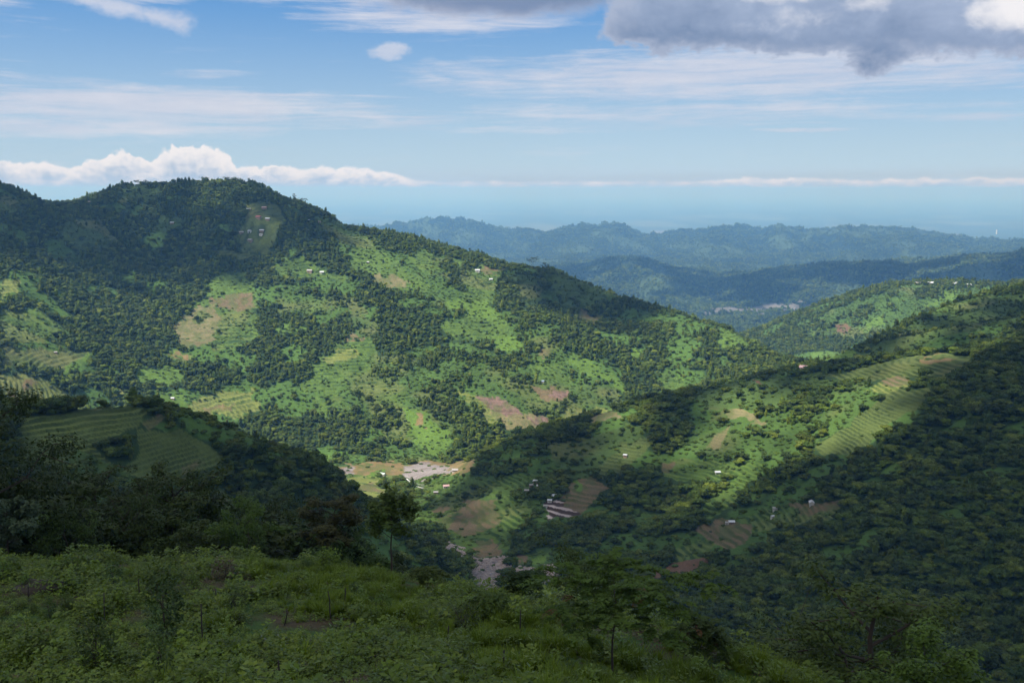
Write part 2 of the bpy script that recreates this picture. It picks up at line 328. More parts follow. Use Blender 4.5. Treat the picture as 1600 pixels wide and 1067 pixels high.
# ------------------------------------------------------------------ land cover: what grows or lies where on the ground
# class: flat colour, riser colour, terraced?, tree density, shrub density
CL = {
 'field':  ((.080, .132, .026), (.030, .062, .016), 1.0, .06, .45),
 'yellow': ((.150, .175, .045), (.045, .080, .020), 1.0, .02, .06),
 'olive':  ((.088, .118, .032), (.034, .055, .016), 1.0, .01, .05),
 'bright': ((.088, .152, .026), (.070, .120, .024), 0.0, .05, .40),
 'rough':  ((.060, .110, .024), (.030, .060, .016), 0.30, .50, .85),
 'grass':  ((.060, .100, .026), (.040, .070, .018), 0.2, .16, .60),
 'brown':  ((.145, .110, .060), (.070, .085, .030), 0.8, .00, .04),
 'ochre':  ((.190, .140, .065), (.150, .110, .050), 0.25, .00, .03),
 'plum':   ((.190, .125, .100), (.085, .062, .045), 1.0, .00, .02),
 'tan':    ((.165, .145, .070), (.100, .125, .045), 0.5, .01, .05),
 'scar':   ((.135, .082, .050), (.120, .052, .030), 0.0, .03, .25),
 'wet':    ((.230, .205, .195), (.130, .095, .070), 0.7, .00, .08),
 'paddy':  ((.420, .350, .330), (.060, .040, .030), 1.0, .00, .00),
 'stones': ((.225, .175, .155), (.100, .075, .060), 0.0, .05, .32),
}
FOREST = ((.026, .050, .016), (.018, .034, .012), 0.0, 1.0, .35)
POLY = [
 # distant spur on the right, the second slope, the mountain
 ('rough', [(1300,482),(1400,448),(1500,446),(1562,447),(1545,470),(1450,500),(1350,525),(1262,520),(1240,508)]),
 ('bright', [(1345,505),(1372,498),(1378,508),(1352,516)]), ('scar', [(1300,510),(1330,509),(1331,516),(1302,516)]),
 ('bright', [(1450,474),(1485,458),(1500,462),(1462,486)]),
 ('grass', [(1340,556),(1400,522),(1500,478),(1600,455),(1600,500),(1500,520),(1420,548),(1340,566)]),
 ('grass', [(1500,500),(1600,462),(1600,486),(1520,520)]),
 ('bright', [(1262,552),(1330,545),(1345,552),(1290,572),(1262,570)]),
 ('rough', [(560,560),(700,535),(800,555),(900,560),(960,600),(985,650),(900,668),(800,650),(740,640),(690,720),(650,715),(600,690),(560,640),(480,620),(500,570)]),
 ('rough', [(430,448),(520,452),(570,470),(500,492),(430,487)]),
 ('rough', [(560,372),(640,392),(700,430),(740,470),(800,490),(880,520),(900,560),(840,560),(760,520),(690,480),(600,450),(560,420),(520,390)]),
 ('field', [(320,455),(340,430),(385,424),(396,450),(402,500),(404,532),(385,540),(345,546),(282,540),(270,515),(300,488)]),
 ('tan', [(272,514),(300,484),(330,474),(346,486),(340,515),(325,540),(284,542)]), ('brown', [(322,462),(392,455),(393,480),(338,484)]),
 ('field', [(325,480),(392,482),(345,495)]), ('rough', [(300,500),(322,488),(330,495),(310,508)]),
 ('field', [(420,410),(470,401),(508,416),(503,432),(440,433)]), ('field', [(500,424),(545,428),(540,440),(505,436)]),
 ('field', [(545,400),(575,384),(605,400),(645,425),(672,450),(660,459),(600,442),(575,434),(550,425)]),
 ('tan', [(575,432),(610,429),(640,440),(615,449),(585,445)]),
 ('field', [(640,395),(665,388),(692,410),(682,425),(650,415)]), ('field', [(700,400),(725,408),(720,418),(700,412)]),
 ('field', [(722,430),(750,412),(785,424),(772,470),(752,512),(724,500),(726,460)]), ('brown', [(745,418),(785,414),(788,422),(760,426)]),
 ('bright', [(700,470),(760,472),(792,500),(772,503),(740,490),(700,478)]),
 ('field', [(690,512),(740,492),(792,506),(792,532),(740,536),(700,522)]), ('bright', [(760,530),(800,525),(830,545),(780,545)]),
 ('field', [(0,481),(60,478),(92,500),(96,526),(50,536),(0,530)]), ('yellow', [(0,434),(28,434),(32,456),(0,462)]),
 ('olive', [(0,540),(20,545),(110,545),(150,550),(112,577),(50,576),(10,570)]), ('bright', [(98,570),(152,551),(142,563),(104,583)]),
 ('bright', [(205,586),(245,571),(285,578),(291,591),(250,601),(228,600)]), ('yellow', [(180,611),(210,606),(206,616),(184,616)]),
 ('yellow', [(0,582),(50,590),(90,604),(112,622),(84,644),(0,644)]), ('ochre', [(25,602),(45,593),(60,603),(38,608)]), ('plum', [(0,616),(30,617),(22,632),(0,634)]),
 ('yellow', [(288,633),(340,614),(396,611),(402,640),(370,652),(328,649)]), ('ochre', [(318,636),(372,632),(360,638),(322,642)]),
 ('bright', [(248,615),(290,617),(292,642),(254,633)]),
 ('field', [(470,600),(500,560),(532,530),(576,527),(592,560),(560,590),(520,612),(478,618)]), ('brown', [(538,522),(568,520),(570,528),(540,528)]), ('yellow', [(500,562),(530,545),(560,550),(520,568)]),
 ('bright', [(428,510),(480,509),(478,519),(430,521)]), ('field', [(255,545),(300,558),(285,566),(258,560)]), ('ochre',[(262,552),(285,556),(300,566),(280,562)]),
 ('bright', [(638,640),(665,644),(702,676),(708,702),(660,706),(638,682)]), ('ochre', [(648,648),(660,648),(664,664),(650,668)]),
 ('field', [(558,600),(600,590),(652,620),(622,642),(580,632)]), ('field', [(480,625),(530,618),(545,640),(500,650)]),
 ('yellow', [(712,612),(735,614),(750,624),(780,660),(765,662),(740,628)]),
 ('plum', [(745,620),(775,621),(812,640),(812,648),(785,652),(762,640)]), ('tan', [(762,642),(812,648),(850,655),(872,663),(820,671),(790,668)]), ('plum', [(820,656),(850,652),(872,662),(840,670)]),
 ('brown', [(820,598),(850,604),(890,608),(893,623),(850,625),(828,612)]), ('plum', [(866,612),(890,608),(893,623),(870,622)]), ('field', [(835,560),(875,568),(895,600),(850,602),(826,590)]), ('brown', [(838,545),(858,543),(862,556),(842,558)]),
 ('tan', [(918,644),(966,641),(972,656),(924,658)]), ('yellow', [(858,655),(920,640),(962,638),(930,648),(885,662)]),
 ('bright', [(880,560),(900,553),(940,576),(982,604),(972,610),(930,590),(890,570)]), ('grass', [(900,600),(960,610),(985,632),(930,636),(905,622)]),
 ('bright', [(1122,515),(1160,514),(1177,540),(1150,546),(1126,537)]), ('field', [(1030,580),(1060,584),(1076,610),(1052,622),(1034,602)]),
 ('grass', [(850,432),(905,428),(962,450),(930,482),(880,482)]), ('tan', [(905,480),(928,490),(944,505),(905,503)]), ('grass', [(800,432),(840,430),(850,470),(820,490)]),
 ('olive', [(365,372),(380,345),(395,318),(430,316),(445,345),(440,362),(420,388),(378,392)]), ('olive', [(330,392),(420,384),(432,398),(340,402)]),
 ('field', [(486,335),(530,345),(590,378),(575,392),(520,376)]), ('scar', [(205,292),(232,293),(235,304),(208,303)]), ('grass', [(185,300),(205,290),(245,290),(250,310),(190,318)]),
 ('grass', [(110,340),(160,345),(190,380),(120,395),(90,370)]), ('grass', [(240,340),(290,340),(290,362),(240,360)]), ('grass', [(0,300),(20,305),(40,330),(0,335)]),
 ('grass', [(560,470),(590,520),(560,525),(540,480)]), ('bright', [(980,545),(1000,550),(1005,565),(985,562)]),
 # valley floor
 ('rough', [(470,712),(760,712),(760,760),(700,770),(640,800),(560,790),(500,770),(470,740)]),
 ('ochre', [(490,727),(560,726),(640,722),(735,722),(738,736),(700,742),(560,743),(500,742)]),
 ('wet', [(500,730),(550,730),(552,741),(506,742)]), ('wet', [(632,724),(702,727),(702,740),(655,748),(632,745)]), ('ochre', [(700,722),(738,718),(740,726),(705,731)]),
 ('bright', [(575,738),(596,737),(602,742),(578,745)]), ('yellow', [(522,748),(592,744),(602,770),(580,786),(545,772)]), ('brown', [(548,758),(592,756),(594,768),(555,768)]), ('bright', [(524,752),(556,752),(550,760),(528,758)]),
 ('bright', [(470,713),(520,713),(518,721),(470,721)]),
 # the terraced slopes on the right bank
 ('rough', [(640,790),(700,745),(840,740),(850,800),(800,860),(720,890),(680,850),(650,830)]),
 ('bright', [(636,790),(665,784),(692,800),(682,813),(642,812)]), ('field', [(676,762),(720,745),(830,742),(842,760),(760,776),(684,784)]),
 ('field', [(690,802),(760,790),(802,772),(822,800),(792,860),(740,872),(705,852)]), ('brown', [(732,785),(772,780),(776,820),(730,835),(702,822)]), ('brown', [(732,846),(782,844),(786,868),(742,866)]), ('brown',[(672,795),(700,790),(712,800),(680,805)]),
 ('bright', [(725,845),(743,848),(740,856),(726,853)]),
 ('rough', [(800,868),(900,850),(960,870),(900,900),(820,890)]), ('bright', [(833,866),(860,862),(856,876),(836,876)]), ('brown', [(803,867),(830,867),(826,874),(804,874)]),
 ('grass', [(860,700),(1000,660),(1020,690),(960,730),(880,750)]),
 ('brown', [(870,780),(898,745),(926,738),(948,760),(926,792),(905,804),(880,795)]), ('bright', [(892,748),(902,744),(912,762),(904,764)]),
 ('paddy', [(848,783),(870,777),(906,804),(900,809),(870,806),(853,813)]),
 ('olive', [(925,738),(990,690),(1030,678),(1012,702),(950,748)]), ('olive', [(972,696),(1010,680),(1022,690),(990,716),(960,736)]),
 ('rough', [(1065,700),(1085,672),(1110,652),(1150,640),(1195,655),(1240,680),(1250,720),(1180,718),(1110,712)]), ('tan', [(1120,646),(1150,640),(1186,648),(1192,668),(1176,656),(1140,652)]), ('tan', [(1100,700),(1125,672),(1140,668),(1122,700)]),
 ('field', [(1030,722),(1060,715),(1205,724),(1185,745),(1135,802),(1100,813),(1110,780),(1150,750),(1030,746)]), ('brown', [(1028,726),(1048,722),(1050,742),(1032,742)]),
 ('rough', [(985,800),(1060,808),(1045,838),(988,826)]), ('scar', [(1008,902),(1058,877),(1102,868),(1098,886),(1048,908)]),
 ('field', [(1045,882),(1060,858),(1095,838),(1130,846),(1090,870)]), ('brown', [(1082,826),(1130,809),(1172,825),(1168,846),(1140,859),(1108,846)]),
 ('field', [(1150,812),(1200,790),(1260,784),(1345,783),(1300,810),(1240,822),(1180,828)]), ('brown', [(1232,784),(1312,782),(1314,800),(1250,802)]),
 ('rough', [(1190,650),(1260,600),(1340,590),(1380,610),(1330,660),(1260,700),(1210,720)]),
 ('olive', [(1268,702),(1330,660),(1382,614),(1452,609),(1442,632),(1390,667),(1340,707),(1290,712)]), ('yellow', [(1350,611),(1395,590),(1432,597),(1405,614)]), ('brown', [(1375,598),(1410,590),(1428,598),(1390,606)]),
 ('olive', [(1280,584),(1340,574),(1400,560),(1470,552),(1528,556),(1500,582),(1420,588),(1340,596)]), ('ochre', [(1440,560),(1480,556),(1500,562),(1460,570)]),
 ('grass', [(1090,600),(1180,592),(1280,580),(1300,600),(1200,640),(1100,640)]), ('scar', [(1180,590),(1186,590),(1187,610),(1181,610)]),
 ('stones', [(682,846),(700,850),(735,863),(738,874),(712,868),(688,858)]), ('stones', [(732,876),(790,870),(798,886),(778,896),(774,914),(786,930),(750,928),(742,905)]),
 ('wet', [(762,884),(776,882),(770,905),(764,905)]), ('stones', [(798,884),(868,880),(874,892),(832,906),(798,897)]), ('wet', [(846,894),(878,896),(874,913),(848,911)]), ('wet', [(815,884),(860,882),(862,886),(820,889)]),
 # the terraced knoll on the left
 ('olive', [(22,652),(120,641),(200,633),(232,638),(216,670),(140,690),(192,742),(150,764),(100,748),(28,702)]), ('olive', [(215,672),(282,668),(332,700),(354,712),(322,732),(302,762),(240,748),(190,737),(220,702)]),
 ('olive', [(298,762),(352,764),(376,792),(352,803),(300,802)]), ('brown', [(280,725),(305,716),(315,722),(285,740)]), ('brown', [(310,775),(350,775),(360,785),(320,790)]), ('grass', [(120,700),(195,735),(230,770),(160,800),(80,770)]), ('brown', [(222,660),(250,645),(258,650),(232,672)]),
]
names = ['forest'] + list(CL)
PAR = np.array([np.concatenate([FOREST[0], FOREST[1], [FOREST[2], FOREST[3], FOREST[4]]])] + [np.concatenate([CL[k][0], CL[k][1], [CL[k][2], CL[k][3], CL[k][4]]]) for k in CL])
def inside(poly, u, v):
    r = np.zeros(u.shape, bool); n = len(poly)
    for i in range(n):
        x1, y1 = poly[i]; x2, y2 = poly[(i+1) % n]
        if y1 == y2: continue
        r ^= ((y1 > v) != (y2 > v)) & (u < (x2-x1)*(v-y1)/(y2-y1)+x1)
    return r
PU, PV = project(PX, PY, Z)
jit = 12.0
PU2 = PU + fbm(PX/16, PY/16, 81, 3)*jit*ramp(200, 900, RRb); PV2 = PV + fbm(PX/16, PY/16, 91, 3)*jit*0.8*ramp(200, 900, RRb)
cls = np.zeros(Z.shape, np.int16)
rlim = {}
for nm, poly in POLY:
    us = [p[0] for p in poly]; vs = [p[1] for p in poly]
    # a field belongs to the one slope on which its middle is seen
    cx, cy, _ = pix(sum(us)/len(us), sum(vs)/len(vs)); rc = math.hypot(cx, cy)
    r0, r1 = (rc*0.62, rc*1.5)
    if rc < 800: r0, r1 = rc*0.75, rc*1.22
    if rc > 1340: r0 = max(r0, 1335)
    if 1120 < rc <= 1340 and us[0] > 760: r1 = 1345
    m = (PU2 > min(us)-1) & (PU2 < max(us)+1) & (PV2 > min(vs)-1) & (PV2 < max(vs)+1) & (RRb > r0) & (RRb < r1)
    ix = np.nonzero(m)
    if len(ix[0]) == 0: continue
    ins = inside(poly, PU2[ix], PV2[ix])
    cls[ix[0][ins], ix[1][ins]] = names.index(nm)
P9 = PAR[cls]
COL1 = P9[..., 0:3].copy(); COL2 = P9[..., 3:6].copy(); TERR = P9[..., 6].copy(); DENS = P9[..., 7].copy(); SHRUB = P9[..., 8].copy()
# small natural openings in the woods
op = fbm(PX/55, PY/55, 101, 3) + 0.25*fbm(PX/300, PY/300, 103, 2)
gap = ramp(0.20, 0.34, op)*(cls == 0)*(RRb > 1300)
gap2 = ramp(0.24, 0.4, op)*(cls == 0)*(RRb > 640)*(RRb <= 1300)
g_ = np.maximum(gap, gap2)
for c in range(3): COL1[..., c] = COL1[..., c]*(1-g_) + (0.062, 0.118, 0.024)[c]*g_
DENS = DENS*(1-0.8*g_); SHRUB = np.maximum(SHRUB, 0.6*g_)
rg = (cls == names.index('rough'))
DENS = np.where(rg, 0.95*ramp(-0.12, 0.22, fbm(PX/30, PY/30, 105, 3)), DENS)
# brown wash in fields, paler wash in grass
vr = fbm(PX/26, PY/26, 111, 4)*0.5+0.5
COL1 *= (0.72 + 0.56*vr)[..., None]
drift = fbm(PX/90, PY/60, 115, 3)
isf = np.isin(cls, [names.index(k) for k in ('field', 'yellow', 'olive', 'rough', 'grass')])
dm = ramp(0.1, 0.5, drift)*isf*0.45
for c in range(3): COL1[..., c] = COL1[..., c]*(1-dm) + (0.155, 0.150, 0.055)[c]*dm
isb = np.isin(cls, [names.index(k) for k in ('brown', 'ochre', 'tan', 'plum')])
bm2 = ramp(-0.05, 0.35, fbm(PX/11, PY/20, 117, 3))*isb*0.6
for c in range(3): COL1[..., c] = COL1[..., c]*(1-bm2) + (0.080, 0.110, 0.030)[c]*bm2
# far hills and plain: woods, clearings, river gravel, fields in the plain
farm = RRb > 3900
fv = fbm(PX/260, PY/420, 121, 4)
fg = ramp(0.0, 0.35, fv)
fc = np.stack([.009+.034*fg, .020+.050*fg, .012+.018*fg], -1)
riverbed = inside([(1080,486),(1130,480),(1180,476),(1270,475),(1278,479),(1235,483),(1200,487),(1140,488)], PU+fv*40, PV+fbm(PX/90, PY/90, 123, 3)*7) & (RRb > 4200) & (RRb < 5900)
fc[riverbed] = (.13, .125, .115)
pl = RRb > 15000
pn = fbm(PX/1500, PY/5200, 131, 4)
pg = ramp(0.0, 0.5, pn)
fp = np.stack([.035+.06*pg, .055+.06*pg, .03+.03*pg], -1)
gravel = (np.abs(PY-20600-900*np.sin(PX/2300)) < 420) & (PX > 1700) & (PX < 9000) & (pn > -0.25)
fp[gravel] = (.16, .16, .15)
fc = np.where(pl[..., None], fp, fc)
COL1 = np.where(farm[..., None], fc, COL1)
TERR = np.where(farm, 0, TERR)
DENS = np.where(farm, 1-0.55*fg, DENS); DENS = np.where(pl | riverbed, 0, DENS)
# the near field: soil and herbs
nearf = RRb < 92
sn = fbm(PX/5.0, PY/5.0, 141, 4)
sg = ramp(-0.25, 0.3, sn)
near = np.stack([.060-.022*sg, .047+.030*sg, .026-.008*sg], -1)
COL1 = np.where(nearf[..., None], near, COL1); TERR = np.where(nearf, 0, TERR); DENS = np.where(RRb < 88, 0, DENS)
# the steps of the terraces are real steps in the ground
STEP = np.where(RRb < 1320, 2.3, 4.2)
q = Z/STEP + 0.45*fbm(PX/60, PY/60, 151, 2) + 0.22*fbm(PX/13, PY/13, 153, 2); fl = np.floor(q); fr = q-fl
tz = (fl + ramp(0.62, 1.0, fr) - q)*STEP
tmask = TERR*(RRb > 300)*(RRb < 2600)
Z = Z + tz*tmask*0.9
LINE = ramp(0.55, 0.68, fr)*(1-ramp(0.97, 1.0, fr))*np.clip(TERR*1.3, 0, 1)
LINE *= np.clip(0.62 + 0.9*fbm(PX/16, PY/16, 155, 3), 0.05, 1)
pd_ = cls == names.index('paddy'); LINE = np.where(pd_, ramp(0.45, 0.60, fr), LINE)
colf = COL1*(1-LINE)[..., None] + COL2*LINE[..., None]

def tag(o, label=None, cat=None, group=None, kind=None):
    if label: o['label'] = label
    if cat: o['category'] = cat
    if group: o['group'] = group
    if kind: o['kind'] = kind
    return o
def mesh_np(name, verts, faces, smooth=True, cols=None, extra=None):
    me = bpy.data.meshes.new(name); faces = np.asarray(faces, np.int32); k = faces.shape[1]
    me.vertices.add(len(verts)); me.vertices.foreach_set('co', np.asarray(verts, np.float32).ravel())
    me.loops.add(faces.size); me.loops.foreach_set('vertex_index', faces.ravel())
    me.polygons.add(len(faces)); me.polygons.foreach_set('loop_start', np.arange(0, faces.size, k, dtype=np.int32))
    me.polygons.foreach_set('loop_total', np.full(len(faces), k, np.int32))
    me.polygons.foreach_set('use_smooth', np.full(len(faces), smooth, bool))
    if cols is not None:
        a = me.color_attributes.new('cover', 'FLOAT_COLOR', 'POINT')
        a.data.foreach_set('color', np.concatenate([cols, np.ones((len(cols), 1))], 1).astype(np.float32).ravel())
    if extra:
        for nm, arr in extra.items():
            a = me.attributes.new(nm, 'FLOAT', 'POINT'); a.data.foreach_set('value', arr.astype(np.float32))
    me.update(); me.validate()
    return me
def link(name, me, mat=None, parent=None, loc=None):
    o = bpy.data.objects.new(name, me); C.objects.link(o)
    if mat is not None and not me.materials: me.materials.append(mat)
    if parent: o.parent = parent
    if loc is not None: o.location = loc
    return o
def new_mat(name):
    m = bpy.data.materials.new(name); m.use_nodes = True; t = m.node_tree
    return m, t, t.nodes['Principled BSDF']
def ground_material(name, s1, s2, bump_d, bump_s, amt=0.5):
    m, t, b = new_mat(name)
    at = t.nodes.new('ShaderNodeAttribute'); at.attribute_name = 'cover'
    ge = t.nodes.new('ShaderNodeNewGeometry'); pos = X(t, ge.outputs['Position'])
    na = noise(t, pos, s1, 5, 0.65); nb = noise(t, pos, s2, 4, 0.6)
    k = (na-0.5)*2.2*amt + (nb-0.5)*2.2*amt + 1.0
    c = mixc(t, 1.0, X(t, at.outputs['Color']), comb(t, k, k, k), 'MULTIPLY')
    t.links.new(c.s, b.inputs['Base Color']); b.inputs['Roughness'].default_value = 0.95
    b.inputs['Specular IOR Level'].default_value = 0.15
    bp = t.nodes.new('ShaderNodeBump'); bp.inputs['Distance'].default_value = bump_d; bp.inputs['Strength'].default_value = bump_s
    t.links.new(na.s, bp.inputs['Height']); t.links.new(bp.outputs[0], b.inputs['Normal'])
    return m
M_near = ground_material('field_soil', 3.0, 14.0, 0.12, 0.8, 0.6)
M_mid = ground_material('terraced_ground', 0.55, 2.6, 0.5, 0.6, 0.55)
M_mtn = ground_material('mountain_ground', 0.22, 0.9, 1.2, 0.7, 0.6)
M_far = ground_material('far_ground', 0.02, 0.08, 14.0, 0.9, 0.75)
M_plain = ground_material('plain_ground', 0.0006, 0.003, 1.0, 0.0, 0.9)
def terrain_piece(name, r0, r1, mat, wrap=True):
    i0 = int(np.searchsorted(RR, r0)); i1 = min(int(np.searchsorted(RR, r1)), len(RR)-1)
    X_ = PX[:, i0:i1+1]; Y_ = PY[:, i0:i1+1]; Z_ = Z[:, i0:i1+1]; n, m = X_.shape
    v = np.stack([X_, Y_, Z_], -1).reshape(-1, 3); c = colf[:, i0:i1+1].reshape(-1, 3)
    a = np.arange(n-1)[:, None]*m + np.arange(m-1)[None, :]
    f = np.stack([a, a+m, a+m+1, a+1], -1).reshape(-1, 4)
    b = (n-1)*m + np.arange(m-1); z = np.arange(m-1)         # close the ring behind the camera
    f = np.concatenate([f, np.stack([b, z, z+1, b+1], -1)])
    f = f[:, ::-1]
    if i0 == 0:
        pass
    o = link(name, mesh_np(name, v, f, True, c), mat)
    tag(o, kind='structure'); return o
terrain_piece('field_slope', 0, 92, M_near)
terrain_piece('terraced_hills', 92, 1345, M_mid)
terrain_piece('mountain_terrain', 1345, 3700, M_mtn)
terrain_piece('distant_hills', 3700, 16000, M_far)
terrain_piece('plain', 16000, 171000, M_plain)
# the hilltop under the viewer closes the ring
i_ = np.arange(len(TH)); capv = np.concatenate([[[0, 0, -1.65]], np.stack([PX[:, 0], PY[:, 0], Z[:, 0]], -1)])
capf = np.stack([np.zeros(len(TH), int), 1+(i_+1) % len(TH), 1+i_], -1)
cap = link('hilltop', mesh_np('hilltop', capv, capf, True, np.tile(np.array([[.04, .06, .02]]), (len(capv), 1))), M_near); tag(cap, kind='structure')

# ------------------------------------------------------------------ leaves, bark
def leaf_material(name, cols, vary=1.0, scale=1.5, trans=0.25, rough=0.6, spec=0.25):
    """cols: list of leaf colours; each tree picks its own mixture, each clump shifts a little"""
    m, t, b = new_mat(name)
    oi = t.nodes.new('ShaderNodeObjectInfo'); rnd = X(t, oi.outputs['Random'])
    r = t.nodes.new('ShaderNodeValToRGB'); t.links.new(rnd.s, r.inputs[0]); r.color_ramp.interpolation = 'LINEAR'
    el = r.color_ramp.elements
    el[0].position = 0; el[0].color = (*cols[0], 1); el[1].position = 1; el[1].color = (*cols[-1], 1)
    for i, c in enumerate(cols[1:-1]):
        e = el.new((i+1)/(len(cols)-1)); e.color = (*c, 1)
    tcn = t.nodes.new('ShaderNodeTexCoord')
    n = noise(t, X(t, tcn.outputs['Object']), scale, 3, 0.6)
    k = (n-0.5)*1.5*vary + 1.0 + ((rnd*7.13).frac()-0.5)*0.5*vary
    c = mixc(t, 1.0, X(t, r.outputs[0]), comb(t, k*1.05, k, k*0.9), 'MULTIPLY')
    t.links.new(c.s, b.inputs['Base Color']); b.inputs['Roughness'].default_value = rough
    b.inputs['Specular IOR Level'].default_value = spec
    if trans > 0:
        tr = t.nodes.new('ShaderNodeBsdfTranslucent'); t.links.new(c.s, tr.inputs['Color'])
        mx = t.nodes.new('ShaderNodeMixShader'); mx.inputs[0].default_value = trans
        t.links.new(b.outputs[0], mx.inputs[1]); t.links.new(tr.outputs[0], mx.inputs[2])
        t.links.new(mx.outputs[0], t.nodes['Material Output'].inputs['Surface'])
    return m
def simple_mat(name, c, rough=0.8, nscale=8, namt=0.35, metal=0.0):
    m, t, b = new_mat(name)
    tcn = t.nodes.new('ShaderNodeTexCoord')
    n = noise(t, X(t, tcn.outputs['Object']), nscale, 4, 0.6); k = (n-0.5)*2*namt + 1.0
    cc = mixc(t, 1.0, c, comb(t, k, k, k), 'MULTIPLY')
    t.links.new(cc.s, b.inputs['Base Color']); b.inputs['Roughness'].default_value = rough; b.inputs['Metallic'].default_value = metal
    return m
WOODS = [(.024,.050,.013), (.038,.072,.016), (.056,.098,.020), (.028,.060,.018), (.080,.120,.024), (.042,.076,.020)]
M_wood = leaf_material('forest_leaves', [(w[0]*1.35, w[1]*1.2, w[2]*0.7) for w in WOODS], 1.5, 5.0, 0.0, 0.7, 0.2)
M_wood2 = leaf_material('slope_leaves', WOODS, 1.3, 0.8, 0.2, 0.7, 0.2)
M_mid = leaf_material('mid_green_leaves', [(.040,.072,.014), (.062,.098,.018)], 1.1, 0.9, 0.3)
M_scrub = leaf_material('scrub_leaves', [(.050,.092,.018), (.070,.118,.022), (.056,.094,.024)], 1.4, 5.0, 0.0, 0.7, 0.15)
M_dark = leaf_material('dark_leaves', [(.022,.042,.008), (.038,.064,.010), (.052,.080,.013), (.030,.056,.012)], 0.9, 0.5, 0.25)
M_ltree = leaf_material('light_leaves', [(.050,.085,.018), (.066,.110,.020), (.045,.090,.024)], 0.9, 0.8, 0.3)
M_pale = leaf_material('pale_leaves', [(.060,.100,.050), (.080,.125,.062)], 0.8, 1.0, 0.3)
M_rust = leaf_material('rusty_leaves', [(.040,.052,.012), (.062,.058,.015)], 1.0, 0.5, 0.25)
M_red = leaf_material('dead_fronds', [(.120,.052,.022), (.100,.060,.024)], 0.8, 1.0, 0.3)
M_bark = simple_mat('bark', (.060,.045,.032), 0.9, 6)
M_bright = leaf_material('bright_leaves', [(.085,.150,.020), (.075,.135,.022)], 0.9, 1.5, 0.3)

# ------------------------------------------------------------------ shapes of plants
def unit(n, g=rng):
    v = g.normal(size=(n, 3)); return v/np.linalg.norm(v, axis=1)[:, None]
def quads(cen, size, nrm, g=rng, asp=0.6):
    """diamond leaves"""
    n = len(cen); a = np.cross(nrm, unit(n, g)); a /= np.linalg.norm(a, axis=1)[:, None]+1e-9; b = np.cross(nrm, a)
    s = np.broadcast_to(np.asarray(size, float).reshape(-1, 1), (n, 1))
    v = np.stack([cen-a*s, cen-b*s*asp, cen+a*s, cen+b*s*asp], 1).reshape(-1, 3)
    return v, np.arange(4*n).reshape(n, 4)
def ico(sub):
    import bmesh
    bm = bmesh.new(); bmesh.ops.create_icosphere(bm, subdivisions=sub, radius=1.0)
    v = np.array([x.co[:] for x in bm.verts]); f = np.array([[l.index for l in q.verts] for q in bm.faces]); bm.free()
    return v, f
ICO1, ICO1F = ico(1); ICO2, ICO2F = ico(2)
def tri2quad(f): return np.concatenate([f, f[:, 2:3]], 1)
def merge(parts):
    V = []; F = []; o = 0
    for v, f in parts:
        V.append(v); F.append(f+o); o += len(v)
    return np.concatenate(V), np.concatenate(F)
def lumpy(nl, flat, tall, nclump, csize, g, core=0.82, spread=0.30, ra=0.22, rb=0.36):
    """a crown of several lobes clad in leaf clumps, height about 1, standing on z=0"""
    parts = []; cen = []; nr = []
    for i in range(nl):
        a = g.uniform(0, 6.283); rr = g.uniform(0.05, spread) if i else 0.0
        c = np.array((math.cos(a)*rr, math.sin(a)*rr, (0.42 + g.uniform(-0.18, 0.24))*tall)); rad = g.uniform(ra, rb) if i else rb
        s = np.array((rad, rad, rad*flat))
        v = ICO1*(1+0.25*g.normal(size=(len(ICO1), 1)).clip(-1, 1))*s*core + c
        parts.append(v)
        u = unit(nclump//nl, g); u[:, 2] = np.abs(u[:, 2])*0.9 + u[:, 2]*0.1*0 - 0.25*(g.random(len(u)) < 0.3)
        cen.append(c + u*s*g.uniform(0.85, 1.12, (len(u), 1))); nr.append(u + 0.55*unit(len(u), g))
    cen = np.concatenate(cen); nr = np.concatenate(nr); nr /= np.linalg.norm(nr, axis=1)[:, None]
    V, F = merge([(p, ICO1F) for p in parts]); 
    qv, qf = quads(cen, csize*g.uniform(0.6, 1.3, len(cen)), nr, g, 0.75)
    tf = np.concatenate([qf[:, [0, 1, 2]], qf[:, [0, 2, 3]]])
    return np.concatenate([V, qv]), np.concatenate([F, tf+len(V)])
def tube(pts, rads, n=6):
    pts = np.asarray(pts, float); V = []; F = []
    for i, p in enumerate(pts):
        d = pts[min(i+1, len(pts)-1)]-pts[max(i-1, 0)]; d /= np.linalg.norm(d)+1e-9
        a = np.cross(d, (0.31, 0.95, 0.1)); a /= np.linalg.norm(a); b = np.cross(d, a)
        for k in range(n):
            t = 2*math.pi*k/n; V.append(p + (a*math.cos(t)+b*math.sin(t))*rads[i])
    for i in range(len(pts)-1):
        for k in range(n): F.append((i*n+k, i*n+(k+1) % n, (i+1)*n+(k+1) % n, (i+1)*n+k))
    return np.array(V), np.array(F)
